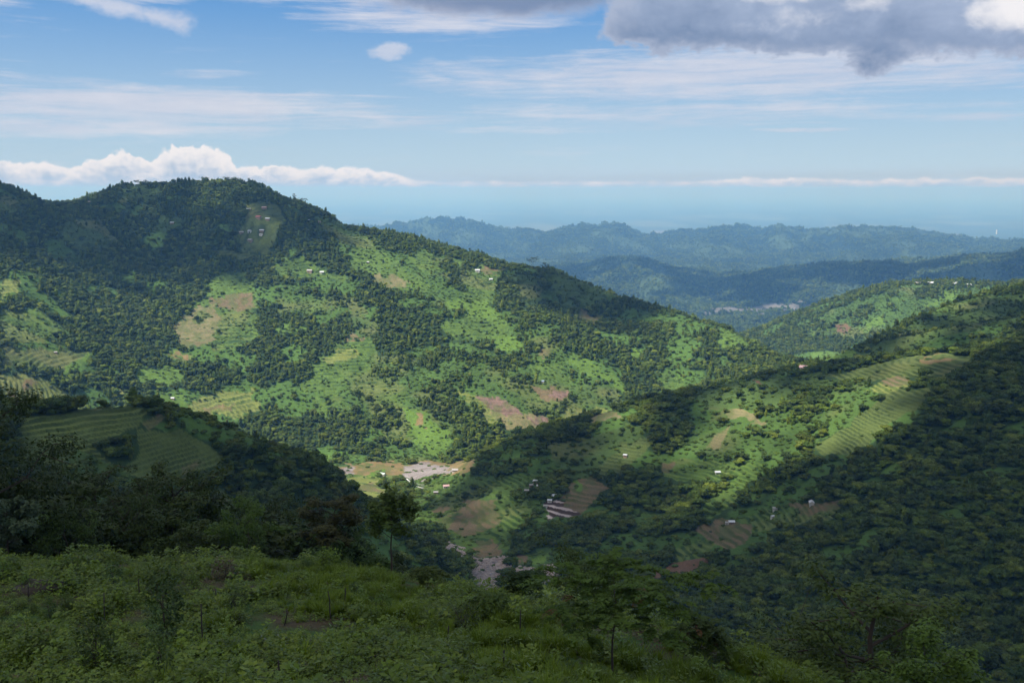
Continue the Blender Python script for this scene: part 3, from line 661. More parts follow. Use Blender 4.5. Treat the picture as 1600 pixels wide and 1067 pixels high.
def skeleton(h, g, clear=0.3, nb=9, spread=0.35, up=0.5, sub=4, lean=0.04, r0=None, top=1.0):
    """trunk and limbs; gives tubes and the twig ends that carry leaves"""
    r0 = r0 or h*0.018; pts = [np.zeros(3)]
    for i in range(1, 8): pts.append(np.array((g.normal()*lean*h*i/8, g.normal()*lean*h*i/8, h*0.92*i/7)))
    pts = np.array(pts); rads = r0*np.linspace(1, 0.18, 8); tubes = [tube(pts, rads, 7)]; tips = []
    for k in range(nb):
        t = clear + (0.95-clear)*(k+0.5)/nb; z = t*7; i = int(z); p = pts[i]*(1-z+i)+pts[min(i+1, 7)]*(z-i)
        a = k*2.4 + g.normal()*0.4; prof = math.sin(math.pi*min(1, (t-clear)/(1-clear)*0.85+0.18))
        L = h*spread*(0.5+0.7*prof)*g.uniform(0.75, 1.2)
        d = np.array((math.cos(a), math.sin(a), up*(0.4+t)))
        q = [p, p+d*L*0.45+g.normal(size=3)*L*0.05, p+d*L*0.8+(0, 0, L*0.1), p+d*L+(0, 0, L*0.12*top)]
        tubes.append(tube(q, np.array((0.42, 0.3, 0.2, 0.08))*r0*(1.2-t*0.6), 5))
        tips.append((q[3], L*0.34)); tips.append((q[2], L*0.38))
        for s in range(sub):
            e = q[1+s % 3] + np.array((g.normal(), g.normal(), g.normal()*0.5+0.25))*L*0.33
            tubes.append(tube([q[1+s % 3], e], np.array((0.16, 0.05))*r0, 4)); tips.append((e, L*0.28))
    tips.append((pts[-1], h*spread*0.4))
    return merge(tubes), tips
def leafy(tips, n, size, g, flat=0.65, droop=0.0, hollow=0.35):
    w = np.array([r for _, r in tips])**2; w /= w.sum(); idx = g.choice(len(tips), n, p=w)
    c = np.array([p for p, _ in tips])[idx]; r = np.array([r for _, r in tips])[idx]
    u = unit(n, g); rad = (hollow + (1-hollow)*g.random(n)**0.5)*g.uniform(0.8, 1.25, n)
    cen = c + u*(r*rad)[:, None]*np.array((1, 1, flat)); cen[:, 2] -= droop*r*rad
    nr = u*0.5 + np.array((0, 0, 0.7)) + 0.6*unit(n, g); nr /= np.linalg.norm(nr, axis=1)[:, None]
    return quads(cen, size*g.uniform(0.6, 1.35, n), nr, g, 0.5)
def fronds(tips, nf, L, g, leaf=0.10, lw=16, droop=0.35, up=0.2):
    """feathery compound leaves: small leaflets in two rows along an arched stalk"""
    P0 = []; N0 = []; S0 = []; T = []
    for (p, r) in tips:
        for k in range(nf):
            a = g.uniform(0, 6.283); l = L*g.uniform(0.6, 1.2); d = np.array((math.cos(a), math.sin(a), 0)); s = np.array((-d[1], d[0], 0))
            o = p + d*r*0.3 + np.array((0, 0, g.normal()*r*0.25))
            for j in range(lw):
                t = (j+1)/lw; c = o + d*l*t + np.array((0, 0, l*(up*t - droop*t*t)))
                w = l*0.24*math.sin(math.pi*(0.12+0.85*t))
                for sg in (-1, 1):
                    P0.append(c + s*sg*w*0.5); N0.append((s[0]*0.1, s[1]*0.1, 1)); S0.append((s*sg+d*0.35)*w*0.55); T.append(d*leaf*l*0.33)
    P0 = np.array(P0); S0 = np.array(S0); T = np.array(T); S0[:, 2] += g.normal(size=len(S0))*0.35*np.linalg.norm(S0, axis=1); T[:, 2] += g.normal(size=len(T))*0.6*np.linalg.norm(T, axis=1)
    v = np.stack([P0-S0, P0-T, P0+S0, P0+T], 1).reshape(-1, 3)
    return v, np.arange(len(v)).reshape(-1, 4)

# ------------------------------------------------------------------ the trees: where they stand
def scatter_log(n, r0, r1, t0=-0.575, t1=0.575, g=rng):
    th = g.uniform(t0, t1, n); r = np.exp(g.uniform(math.log(r0), math.log(r1), n)); return th, r
def scatter_area(n, r0, r1, t0=-0.575, t1=0.575, g=rng):
    th = g.uniform(t0, t1, n); r = np.sqrt(g.uniform(r0*r0, r1*r1, n)); return th, r
def cells(r0, r1, sp):
    """jittered grid in the world, so that crowns keep their distance"""
    xs = np.arange(-r1*0.56, r1*0.56, sp); ys = np.arange(r0*0.8, r1, sp)
    gx, gy = np.meshgrid(xs, ys); gx = gx.ravel(); gy = gy.ravel()
    gx = gx + rng.uniform(-0.48, 0.48, len(gx))*sp; gy = gy + rng.uniform(-0.48, 0.48, len(gy))*sp
    r = np.hypot(gx, gy); th = np.arctan2(gx, gy)
    k = (r > r0) & (r < r1) & (np.abs(th) < 0.56); return th[k], r[k]
def visible(th, r, h, margin):
    c = np.clip(np.searchsorted(TH, th), 0, len(TH)-1); i = np.clip(np.searchsorted(RR, r)-1, 0, len(RR)-1)
    x = np.sin(th)*r; y = np.cos(th)*r; z = ground(x, y)
    i0 = np.clip(np.searchsorted(RR, r*0.985)-1, 0, len(RR)-1)
    vis = (z+h)/r > RUN[c, i0] - margin
    vis &= z/r > -0.57
    return vis, x, y, z
sets = []
# how high the woods in the hollow below the field stand
PROF_U = [-60, 0, 40, 90, 130, 165, 195, 215, 290, 315, 350, 400, 450, 485, 520, 560, 600, 650, 700, 740, 800, 860, 950, 1050, 1250, 1700]
PROF_V = [650, 690, 735, 750, 745, 790, 800, 760, 755, 810, 835, 812, 808, 830, 800, 850, 866, 872, 905, 945, 962, 970, 985, 960, 930, 880]
for (r0, r1, sp) in ((96, 480, 6.4), (480, 1345, 6.2), (1345, 3100, 6.1)):
    th, r = cells(r0, r1, sp); vis, x, y, z = visible(th, r, 12, 0.006 if r0 > 400 else 0.02)
    k = vis; th, r, x, y, z = th[k], r[k], x[k], y[k], z[k]
    if r0 < 400:
        u_ = project(x, y, z)[0]; lim = ray(u_, np.interp(u_, PROF_U, PROF_V)+12)[1]*r - z; k = lim > 4; x, y, z, r, lim = x[k], y[k], z[k], r[k], lim[k]
    else: lim = 99.0
    d = gsample(DENS, x, y); sh = gsample(SHRUB, x, y)
    rr = rng.random(len(x)); tree = rr < d; shrub = (~tree) & (rng.random(len(x)) < sh)
    big = fbm(x/70, y/70, 201, 2)*0.5+0.5
    s = np.where(tree, 5.0 + 8.0*rng.random(len(x))**2.0 + 2.5*big, 1.6+3.4*rng.random(len(x)))
    s = s*(0.90 if r0 > 1300 else 0.95); s = np.where(tree & (d < 0.5), s*0.72, s); s = np.minimum(s, lim)
    k = tree | shrub
    sets.append((x[k], y[k], z[k], s[k], tree[k]))
for (r0, r1, n) in ((3100, 8000, 150000), (8000, 13000, 80000)):
    th, r = scatter_log(n, r0, r1); vis, x, y, z = visible(th, r, 20, 0.002)
    d = gsample(DENS, x, y); k = vis & (rng.random(n) < d)
    x, y, z, r = x[k], y[k], z[k], r[k]
    sets.append((x, y, z, np.where(r > 8000, 0.0017, 0.0028)*r*rng.uniform(0.5, 1.3, len(x)), np.ones(len(x), bool)))
TX, TY, TZ, TS, TT = (np.concatenate([s[i] for s in sets]) for i in range(5))
TR = np.hypot(TX, TY)
# the strips just below terraced fields are kept low, so that the fields lie open
terr_cls = np.isin(cls, [names.index(k) for k in ('field', 'yellow', 'olive', 'brown', 'plum', 'tan', 'paddy', 'wet', 'stones', 'ochre', 'bright', 'scar')])
tc_ = np.clip(np.searchsorted(TH, np.arctan2(TX, TY)), 0, len(TH)-1); te = (TZ + TS*0.62)/TR
drop = np.zeros(len(TX), bool)
for i in np.nonzero((TR < 2600) & TT)[0]:
    j = min(int(np.searchsorted(RUN[tc_[i]], te[i])), len(RR)-1)
    if RR[j] > TR[i]*1.004 and RR[j] < TR[i]*1.25 and terr_cls[tc_[i], j]: drop[i] = True
drop &= rng.random(len(TX)) < np.where(TR < 1345, 0.85, 0.6)
TX, TY, TZ, TS, TT, TR = (a_[~drop] for a_ in (TX, TY, TZ, TS, TT, TR))
# the stream and the huts stay clear
print('TREES', len(TX), 'trees', TT.sum())

# far crowns, of which the woods are made
protos = []
pc = bpy.data.collections.new('crown_shapes')
gg = np.random.default_rng(5)
def proto(name, V, F, mat):
    me = mesh_np(name, V, F, False); me.materials.append(mat); o = bpy.data.objects.new(name, me); pc.objects.link(o); return o
for k in range(7):
    V, F = lumpy(5+k % 3, gg.uniform(0.7, 1.1), gg.uniform(0.8, 1.2), 210, 0.075, gg, 0.8, 0.38, 0.15, 0.31); proto('crown_%02d' % k, V, F, M_wood)
for k in range(2):                                    # slim tall crowns
    V, F = lumpy(4, 1.5, 1.0, 150, 0.08, gg); V[:, :2] *= 0.55; V[:, 2] = V[:, 2]*1.15; proto('crown_%02d' % (7+k), V, F, M_wood)
for k in range(3):                                    # closer crowns with finer leaves
    V, F = lumpy(10+k, gg.uniform(0.7, 1.0), gg.uniform(0.85, 1.15), 1300, 0.038, gg, 0.8, 0.40, 0.13, 0.27); proto('crown_%02d' % (9+k), V, F, M_wood)
for k in range(3):
    V, F = lumpy(4, 0.8, 0.8, 150, 0.10, gg); V[:, :2] *= 1.3; proto('crown_%02d' % (12+k), V, F, M_scrub)
def instancer(name, x, y, z, s, pick, coll, kind='stuff', rot=None, zs=None):
    me = bpy.data.meshes.new(name); me.vertices.add(len(x)); me.vertices.foreach_set('co', np.stack([x, y, z], -1).astype(np.float32).ravel())
    zs = np.ones(len(x)) if zs is None else zs
    rot = rng.uniform(0, 6.283, len(x)) if rot is None else rot
    a = me.attributes.new('size', 'FLOAT_VECTOR', 'POINT'); a.data.foreach_set('vector', np.stack([s, s, s*zs], -1).astype(np.float32).ravel())
    a = me.attributes.new('turn', 'FLOAT_VECTOR', 'POINT'); a.data.foreach_set('vector', np.stack([rot*0+rng.normal(0, .05, len(x)), rot*0+rng.normal(0, .05, len(x)), rot], -1).astype(np.float32).ravel())
    a = me.attributes.new('pick', 'INT', 'POINT'); a.data.foreach_set('value', pick.astype(np.int32))
    o = link(name, me)
    ng = bpy.data.node_groups.new(name, 'GeometryNodeTree')
    ng.interface.new_socket('Geometry', in_out='INPUT', socket_type='NodeSocketGeometry'); ng.interface.new_socket('Geometry', in_out='OUTPUT', socket_type='NodeSocketGeometry')
    gi = ng.nodes.new('NodeGroupInput'); go = ng.nodes.new('NodeGroupOutput'); ip = ng.nodes.new('GeometryNodeInstanceOnPoints')
    ci = ng.nodes.new('GeometryNodeCollectionInfo'); ci.inputs['Collection'].default_value = coll
    ci.inputs['Separate Children'].default_value = True; ci.inputs['Reset Children'].default_value = True
    def named(nm, ty):
        n = ng.nodes.new('GeometryNodeInputNamedAttribute'); n.data_type = ty; n.inputs['Name'].default_value = nm; return n.outputs['Attribute']
    ng.links.new(gi.outputs[0], ip.inputs['Points']); ng.links.new(ci.outputs[0], ip.inputs['Instance'])
    ip.inputs['Pick Instance'].default_value = True
    ng.links.new(named('pick', 'INT'), ip.inputs['Instance Index']); ng.links.new(named('size', 'FLOAT_VECTOR'), ip.inputs['Scale'])
    e2r = ng.nodes.new('FunctionNodeEulerToRotation'); ng.links.new(named('turn', 'FLOAT_VECTOR'), e2r.inputs[0]); ng.links.new(e2r.outputs[0], ip.inputs['Rotation'])
    ng.links.new(ip.outputs[0], go.inputs[0])
    md = o.modifiers.new('instances', 'NODES'); md.node_group = ng
    tag(o, kind=kind); return o
# the trees that show largest are things of their own; the rest of the woods is one mass
show = np.where(TT, TS/TR, 0)
order = np.argsort(-show)
N_NEAR = 205
near_ids = order[:N_NEAR]
mask = np.ones(len(TX), bool); mask[near_ids] = False
pick = rng.integers(0, 9, len(TX)); pick = np.where(TR < 1345, rng.integers(9, 12, len(TX)), pick)
slim = rng.random(len(TX)) < 0.10
pick = np.where(slim & (TR > 600), rng.integers(7, 9, len(TX)), pick)
pick = np.where(~TT, rng.integers(12, 15, len(TX)), pick)
zs = rng.uniform(0.75, 1.2, len(TX))*np.where(TT, 1, 0.7)
instancer('forest', TX[mask], TY[mask], (TZ-0.12*TS)[mask], (TS*1.30)[mask], pick[mask], pc, zs=0.80*zs[mask])

CRE = [(831, 415, 15, 'umbrella', 'umbrella shaped lone tree on the lower crest of the long mountain ridge'), (850, 419, 9, 'bush', 'rounded tree just right of the umbrella shaped tree on the ridge'), (463, 321, 13, 'column', 'tall thin tree sticking up from the descending right shoulder of the summit'),
 (478, 326, 11, 'umbrella', 'umbrella shaped tree right of the tall thin tree on the summit shoulder'), (373, 292, 9, 'umbrella', 'small umbrella shaped tree on the flat summit'), (324, 291, 10, 'umbrella', 'broad umbrella shaped tree at the middle of the summit'), (222, 291, 8, 'umbrella', 'flat topped tree at the left end of the summit'),
 (235, 292, 8, 'bush', 'round tree beside the flat topped tree on the summit'), (360, 292, 9, 'umbrella', 'slim tree left of the small umbrella shaped summit tree'), (393, 294, 10, 'column', 'upright tree where the summit starts to fall to the right'), (735, 399, 10, 'column', 'narrow tree on the long ridge crest left of the umbrella shaped tree'), (756, 403, 9, 'column', 'second narrow tree on the long ridge crest')]
def copy_tree(o, parent=None):
    c = o.copy(); C.objects.link(c); c.parent = parent
    for ch in o.children: copy_tree(ch, c)
    return c
def thing(name, label, cat, loc=(0, 0, 0), rz=0.0, group=None, s=1.0):
    o = bpy.data.objects.new(name, None); C.objects.link(o); o.location = loc; o.rotation_euler = (0, 0, rz)
    o.scale = (s, s, s) if np.ndim(s) == 0 else s
    o.empty_display_size = 0.5
    return tag(o, label, cat, group)
def make_tree(name, kind, h, g, crown_mat, n=2500, size=0.22):
    """meshes of a tree h metres high: (trunk, crown)"""
    if kind == 'broad': sk_, tips = skeleton(h, g, 0.22, 11, 0.30, 0.45, 4)
    elif kind == 'tall': sk_, tips = skeleton(h, g, 0.30, 13, 0.19, 0.7, 4, 0.02)
    elif kind == 'column': sk_, tips = skeleton(h, g, 0.12, 15, 0.15, 0.8, 4, 0.015)
    elif kind == 'slender': sk_, tips = skeleton(h, g, 0.50, 12, 0.16, 0.65, 4, 0.010, r0=h*0.010)
    elif kind == 'umbrella': sk_, tips = skeleton(h, g, 0.55, 9, 0.42, 0.30, 4, 0.05, top=0.3)
    else: sk_, tips = skeleton(h, g, 0.06, 10, 0.42, 0.6, 4, 0.06)
    V, F = leafy(tips, n, size, g, 0.9 if kind == 'slender' else (0.6 if kind != 'umbrella' else 0.35), 0.1)
    return mesh_np(name+'_trunk', sk_[0], sk_[1], True), mesh_np(name+'_crown', V, F, False)
def put_tree(name, meshes, mat, label, cat, loc, rz, group=None, s=1.0, crown='crown', stem='trunk'):
    t = thing(name, label, cat, loc, rz, group, s)
    link(stem, meshes[0], M_bark, t); link(crown, meshes[1], mat, t); return t
gt = np.random.default_rng(21)
# ten-metre models copied across the slopes
mods = []
for k, (kd, mt_) in enumerate((('broad', M_wood2), ('broad', M_wood2), ('tall', M_wood2), ('broad', M_dark), ('column', M_wood2), ('bush', M_wood2), ('broad', M_dark))):
    mods.append((make_tree('slope_tree', kd, 10.0, gt, mt_, 2600, 0.36), mt_))
first = {}
ZONES = {
 'left': ([(130, 'at the left end of the terraced knoll'), (300, 'between the terraced fields of the knoll'), (420, 'on the knoll crest right of its terraces'), (540, 'on the wooded spur running down from the knoll'), (9999, 'at the foot of the wooded knoll spur')]),
 'gully': ([(300, 'low behind the left part of the weedy field'), (620, 'low behind the middle of the weedy field'), (950, 'below the field edge above the stony stream'), (1250, 'below the grassy edge at the right'), (9999, 'below the big tree at the lower right')]),
 'right': ([(1000, 'on the hillside foot beside the stream'), (1200, 'on the shaded slope below the red scar'), (1400, 'in the dark wood below the brown terraces'), (9999, 'in the dark wood at the lower right edge')]),
}
def zone(reg, u): return next(t for lim_, t in ZONES[reg] if u < lim_)
KINDW = ['broadleaf', 'broadleaf', 'tall narrow', 'dark broadleaf', 'columnar', 'bushy', 'dark broadleaf']
smed = float(np.median(TS[near_ids]))
for i in near_ids:
    u_, v_ = project(TX[i], TY[i], TZ[i])
    reg = 'gully' if TR[i] < 480 else ('left' if u_ < 745 else 'right')
    k = int(rng.integers(0, len(mods)))
    if k not in first:
        (tr_m, cr_m), mt_ = mods[k]; o = put_tree('forest_tree', (tr_m, cr_m), mt_, '', 'tree', (0, 0, 0), 0); first[k] = o
    else: o = copy_tree(first[k])
    s = TS[i]/10.0*1.05
    o.location = (TX[i], TY[i], TZ[i]-0.3); o.rotation_euler = (0, 0, rng.uniform(0, 6.28)); o.scale = (s*1.12, s*1.12, s)
    zn = zone(reg, u_); o['label'] = ('large ' if TS[i] > smed else 'small ') + KINDW[k] + ' tree ' + zn; o['group'] = 'trees ' + zn; o['category'] = 'tree'

for (u_, v_, h_, kd, lb) in CRE:
    c_ = int(np.argmin(np.abs(TH-th_of_u(u_)))); m_ = (RR > 1500) & (RR < 2600); j_ = np.nonzero(m_)[0][np.argmax(E[c_][m_])]
    x_, y_ = math.sin(TH[c_])*RR[j_], math.cos(TH[c_])*RR[j_]
    put_tree('crest_tree', make_tree('crest_tree', kd, h_*1.5, gt, M_wood2, 700, 0.6), M_wood2, lb, 'tree', (x_, y_, ground(x_, y_)-0.3), 0.0)

# ------------------------------------------------------------------ clouds overhead: they shade the near slopes and the summit
def gp(u, v, rmin=0): x, y, z = pix(u, v, rmin); return (x, y)
def shade_cloud(name, regions, H, n, r0, r1, thick, seed, thin=()):
    """puffs float above the ground they shade: each is set up the sun's direction from a spot on the ground"""
    g = np.random.default_rng(seed); P = []; S = []
    for (poly, m, soft) in regions:
        poly = np.array(poly, float); lo = poly.min(0); hi = poly.max(0); k = 0
        pts = g.uniform(lo, hi, (m*4, 2)); ins = inside([tuple(p) for p in poly], pts[:, 0], pts[:, 1]); pts = pts[ins][:m]
        pts = pts + g.normal(size=pts.shape)*soft
        keep = np.clip(0.20 + 0.22*fbm(pts[:, 0]/210, pts[:, 1]/210, seed+7, 2), 0.08, 0.40)*(1 if thin else 2.4)
        for (hx, hy, hr, hk) in thin: keep = keep*(1-(1-hk)*np.exp(-((pts[:, 0]-hx)**2+(pts[:, 1]-hy)**2)/hr**2))
        pts = pts[g.random(len(pts)) < keep]
        z = ground(pts[:, 0], pts[:, 1])
        hh = H + g.normal(size=len(pts))*thick
        t = (hh - z)/TOSUN[2]
        P.append(np.stack([pts[:, 0], pts[:, 1], z], -1) + TOSUN*t[:, None]); S.append(g.uniform(r0, r1, len(pts)))
    P = np.concatenate(P); S = np.concatenate(S)
    I0, F0 = (ICO1, ICO1F) if r1 < 40 else (ICO2, ICO2F)
    V = (I0[None]*(S[:, None, None]*np.array((1, 1, 0.6))) * (1+0.16*g.normal(size=(len(S), len(I0), 1)))) + P[:, None]
    F = F0[None] + (np.arange(len(S))*len(I0))[:, None, None]
    return link(name, mesh_np(name, V.reshape(-1, 3), F.reshape(-1, 3), True), M_cloud)
M_cloud, t_, b_ = new_mat('cloud_vapour')
b_.inputs['Base Color'].default_value = (.9, .9, .92, 1); b_.inputs['Roughness'].default_value = 1.0
tr_ = t_.nodes.new('ShaderNodeBsdfTranslucent'); tr_.inputs['Color'].default_value = (.95, .95, .97, 1)
mx_ = t_.nodes.new('ShaderNodeMixShader'); mx_.inputs[0].default_value = 0.5
t_.links.new(b_.outputs[0], mx_.inputs[1]); t_.links.new(tr_.outputs[0], mx_.inputs[2]); t_.links.new(mx_.outputs[0], t_.nodes['Material Output'].inputs['Surface'])
def pol(u, r): a = math.atan2(u-800, FPX); return (math.sin(a)*r, math.cos(a)*r)
NEAR_N = 15000
near_region = [(-520, -150), pol(-150, 950), pol(100, 900), pol(420, 930), pol(560, 960), pol(660, 1090), pol(740, 1240), pol(860, 1215), pol(1050, 1225), pol(1200, 1250), pol(1290, 1330), pol(1400, 1620), pol(1700, 1980), (1250, 900), (700, -150)]
summit = [gp(-120, 400), gp(0, 395), gp(100, 400), gp(210, 425), gp(300, 430), gp(380, 420), gp(440, 395), gp(500, 365), gp(545, 364), gp(430, 306), gp(330, 293), gp(200, 293), gp(70, 320), gp(-120, 292)]
c_a = shade_cloud('cloud', [(near_region, NEAR_N, 22)], 4000, 0, 15, 31, 90, 3, [(*gp(1480, 880), 220, 3.6), (*gp(1250, 940), 180, 3.0), (*gp(1580, 660), 150, 2.2), (*gp(1000, 790), 90, 1.7), (*gp(860, 690), 130, 2.6), (*gp(450, 760), 130, 3.0), (*gp(150, 700), 120, 1.5), (-20, 122, 34, 3.2), (-60, 118, 36, 2.0), (*gp(1130, 680), 115, 0.12), (*gp(1080, 745), 80, 0.5), (*gp(1390, 620), 80, 0.45), (*gp(1215, 730), 60, 0.45), (*gp(1330, 640), 60, 0.45), (*gp(1440, 565), 90, 0.45), (*gp(780, 790), 110, 0.5), (-14, 55, 44, 0.75), (10, 42, 30, 0.70)])
c_b = shade_cloud('cloud', [(summit, 950, 50)], 4000, 0, 14, 30, 60, 4)
patch = [gp(830, 425), gp(900, 440), gp(1000, 478), gp(1010, 500), gp(930, 485), gp(860, 470)]
c_c = shade_cloud('cloud', [(patch, 300, 30)], 4000, 0, 14, 30, 40, 5)
ridge = [pol(850, 6900), pol(1100, 5900), pol(1300, 5300), pol(1700, 5000), pol(1700, 6500), pol(1400, 6900), pol(1100, 7200), pol(850, 7900)]
c_d = shade_cloud('cloud', [(ridge, 700, 90)], 4000, 0, 60, 130, 60, 6)  # added out of view so that its shadow darkens the low ridge
for o, l in ((c_d, 'far unseen cloud added to shade the low blue ridge'), (c_a, 'broad grey cloud overhead that shades the near slopes'), (c_b, 'grey cloud above the summit of the mountain'), (c_c, 'small cloud above the low end of the mountain ridge')):
    tag(o, l, 'cloud', kind='stuff')

# ------------------------------------------------------------------ the trees just below the weedy field
gf = np.random.default_rng(77)
def at_r(u, r):
    th = math.atan2(u-800.0, FPX*1.0 if False else FPX)      # azimuth of the picture column, near enough for a spot on the slope
    x, y = math.sin(th)*r, math.cos(th)*r; return x, y, ground(x, y)
def at_uv_r(u, v, r):
    th, e = ray(u, v); th = float(th); return math.sin(th)*r, math.cos(th)*r, float(e)*r
def tree_to(u, vtop, r, kind, mat, label, name='tree', n=7000, size=0.17, group=None, crown='crown', wide=1.0, cat='tree', hmin=3):
    x, y, zt = at_uv_r(u, vtop, r); z = ground(x, y); h = max(zt-z, hmin)
    return put_tree(name, make_tree(name, kind, h, gf, mat, n, size), mat, label, cat, (x, y, z-0.15), gf.uniform(0, 6.28), group, (wide, wide, 1.0), crown), h
tree_to(-22, 622, 96, 'broad', M_dark, 'big dark tree cut by the left edge whose crown rises beside the terraced knoll', 'broadleaf_tree', 15000, 0.20, wide=0.95)
tree_to(6, 776, 80, 'broad', M_pale, 'tree with pale drooping leaves at the left edge behind the field', 'broadleaf_tree', 7000, 0.16)
tree_to(68, 726, 112, 'broad', M_dark, 'dark round crowned tree between the big edge tree and the twin crowned tree', 'broadleaf_tree', 11000, 0.18, wide=0.8)
tree_to(100, 806, 92, 'bush', M_ltree, 'yellowish green tree low in front of the dark wood behind the earth mound', 'broadleaf_tree', 6000, 0.15, wide=0.7)
tree_to(145, 728, 118, 'tall', M_dark, 'tall dark tree standing third from the left above the yellowish green tree', 'broadleaf_tree', 12000, 0.18, wide=1.2)
tree_to(225, 738, 112, 'column', M_dark, 'dark columnar tree, left one of the close pair below the knoll terraces', 'columnar_tree', 9000, 0.17)
tree_to(270, 727, 116, 'tall', M_dark, 'dark tall tree with ragged top, right one of the close pair below the knoll terraces', 'broadleaf_tree', 13000, 0.18, wide=1.1)
tree_to(197, 780, 100, 'bush', M_ltree, 'tree with yellow green top in front of the dark close pair', 'broadleaf_tree', 5500, 0.15, wide=0.7)
tree_to(382, 800, 96, 'bush', M_bright, 'leafy light green tree behind the pinkish shrub at the field edge', 'broadleaf_tree', 8000, 0.15, wide=0.75)
tree_to(412, 782, 120, 'broad', M_dark, 'dark domed tree behind the leafy light green tree', 'broadleaf_tree', 9000, 0.17, wide=0.8)
tree_to(455, 788, 118, 'broad', M_dark, 'dark tree left of the rusty crowned tree', 'broadleaf_tree', 8500, 0.17, wide=0.7)
tree_to(522, 772, 98, 'tall', M_rust, 'tree with a rusty brown crown left of the slender bare trunked tree', 'rusty_tree', 8000, 0.15, wide=1.25)
tree_to(610, 762, 72, 'slender', M_mid, 'slender tree with a long bare trunk and small open crown at the field edge', 'slender_tree', 4200, 0.13, wide=1.3)
tree_to(912, 872, 70, 'bush', M_mid, 'dense dark green bushy tree at the field edge above the stony stream', 'bushy_tree', 12000, 0.12, wide=0.85)
tree_to(1385, 888, 64, 'tall', M_mid, 'big dark tree with tiered leafy boughs at the lower right', 'broadleaf_tree', 16000, 0.15, wide=1.35)
tree_to(1322, 930, 68, 'broad', M_dark, 'dark tree leaning on the left side of the big tiered tree', 'broadleaf_tree', 9000, 0.15, wide=0.7)
tree_to(1446, 1026, 44, 'bush', M_bright, 'bright leafy green bush tree rising from the bottom edge at the lower right', 'bushy_tree', 9000, 0.11, wide=1.1)
# feathery trees
def feather_tree(u, vtop, r, label, name, nf, L, mat, mat2=None, h=None, spread=0.45, leaf=0.055, clear=0.5, base=None, lw=26):
    x, y, zt = at_uv_r(u, vtop, r); z = ground(x, y); h = h or max(zt-z, 1.5)
    sk_, tips = skeleton(h, gf, clear, 8, spread, 0.35, 2, 0.03, r0=h*0.014, top=0.3)
    t = thing(name, label, 'tree', (x, y, z-0.1), gf.uniform(0, 6.28))
    link('trunk', mesh_np('trunk', *sk_, True), M_bark, t)
    V, F = fronds(tips, max(3, int(nf*0.6)), L*1.15, gf, leaf*2.3, lw); link('crown', mesh_np('crown', V, F, False), mat, t)
    if mat2:
        V, F = fronds([tips[i] for i in gf.choice(len(tips), 3, replace=False)], 3, L*0.9, gf, leaf, lw); link('withered_fronds', mesh_np('withered_fronds', V, F, False), mat2, t)
    return t
feather_tree(958, 903, 38.5, 'feathery mimosa like tree with spreading flat crown at the bottom edge', 'feathery_tree', 11, 0.95, M_bright, M_red, spread=0.52)
feather_tree(668, 898, 62, 'thin sapling with a dark straight stem and drooping feathery crown', 'feathery_sapling', 6, 0.9, M_dark, None, spread=0.25, clear=0.6)
feather_tree(818, 893, 62, 'feathery sapling with a brownish top left of the dark bushy tree', 'feathery_sapling', 8, 1.0, M_ltree, M_red, spread=0.32, clear=0.4)
feather_tree(1095, 968, 44, 'small feathery tree with rust coloured fronds right of the mimosa like tree', 'feathery_sapling', 5, 0.8, M_ltree, M_red, spread=0.35, clear=0.3)
feather_tree(760, 975, 50, 'low feathery shrub tree left of the leaning dark stake', 'feathery_sapling', 7, 0.8, M_ltree, M_red, spread=0.4, clear=0.2)
# the dark wood that fills the hollow below the field
top_u = [-60, 0, 40, 90, 130, 165, 195, 215, 290, 315, 350, 400, 450, 485, 520, 560, 600, 650, 700, 750, 800, 860]
top_v = [650, 690, 735, 750, 745, 790, 800, 760, 755, 810, 835, 812, 808, 830, 800, 850, 858, 850, 862, 900, 935, 960]
bm_ = [(make_tree('wood_tree', kd, 10.0, gf, M_dark, 5200, 0.24), mt_) for kd, mt_ in (('broad', M_dark), ('tall', M_dark), ('broad', M_dark), ('bush', M_ltree), ('broad', M_dark), ('tall', M_rust))]
fo = {}; cnt = 0
for k in range(420):
    if cnt >= 72: break
    u = gf.uniform(-50, 850); r = gf.uniform(86, 150); x, y, _ = at_uv_r(u, 800, r); z = ground(x, y)
    vt = np.interp(u, PROF_U, PROF_V) + gf.uniform(4, 70); h = at_uv_r(u, vt, r)[2]-z
    if h < 5 or h > 21: continue
    kk = int(gf.choice(6, p=[.27, .2, .24, .09, .16, .04]))
    if kk not in fo: o = put_tree('wood_tree', bm_[kk][0], bm_[kk][1], '', 'tree', (0, 0, 0), 0); fo[kk] = o
    else: o = copy_tree(fo[kk])
    o.location = (x, y, z-0.2); o.rotation_euler = (0, 0, gf.uniform(0, 6.28)); s = h/10; w = min(s, 1.25)*gf.uniform(0.85, 1.1); o.scale = (w, w, s)
    wz = 'under the big edge tree at the left' if u < 90 else 'around the close dark pair' if u < 310 else 'in the middle of the row behind the field' if u < 480 else 'around the rusty tree and the slender tree' if u < 660 else 'at the right end of the row behind the field'
    kw = {0: 'dark round', 1: 'dark tall', 2: 'dark broad', 3: 'light green bushy', 4: 'dark leafy', 5: 'rust tinged'}[kk]
    tag(o, ('taller ' if h > 11 else 'lower ') + kw + ' tree ' + wz, 'tree', 'trees ' + wz); cnt += 1

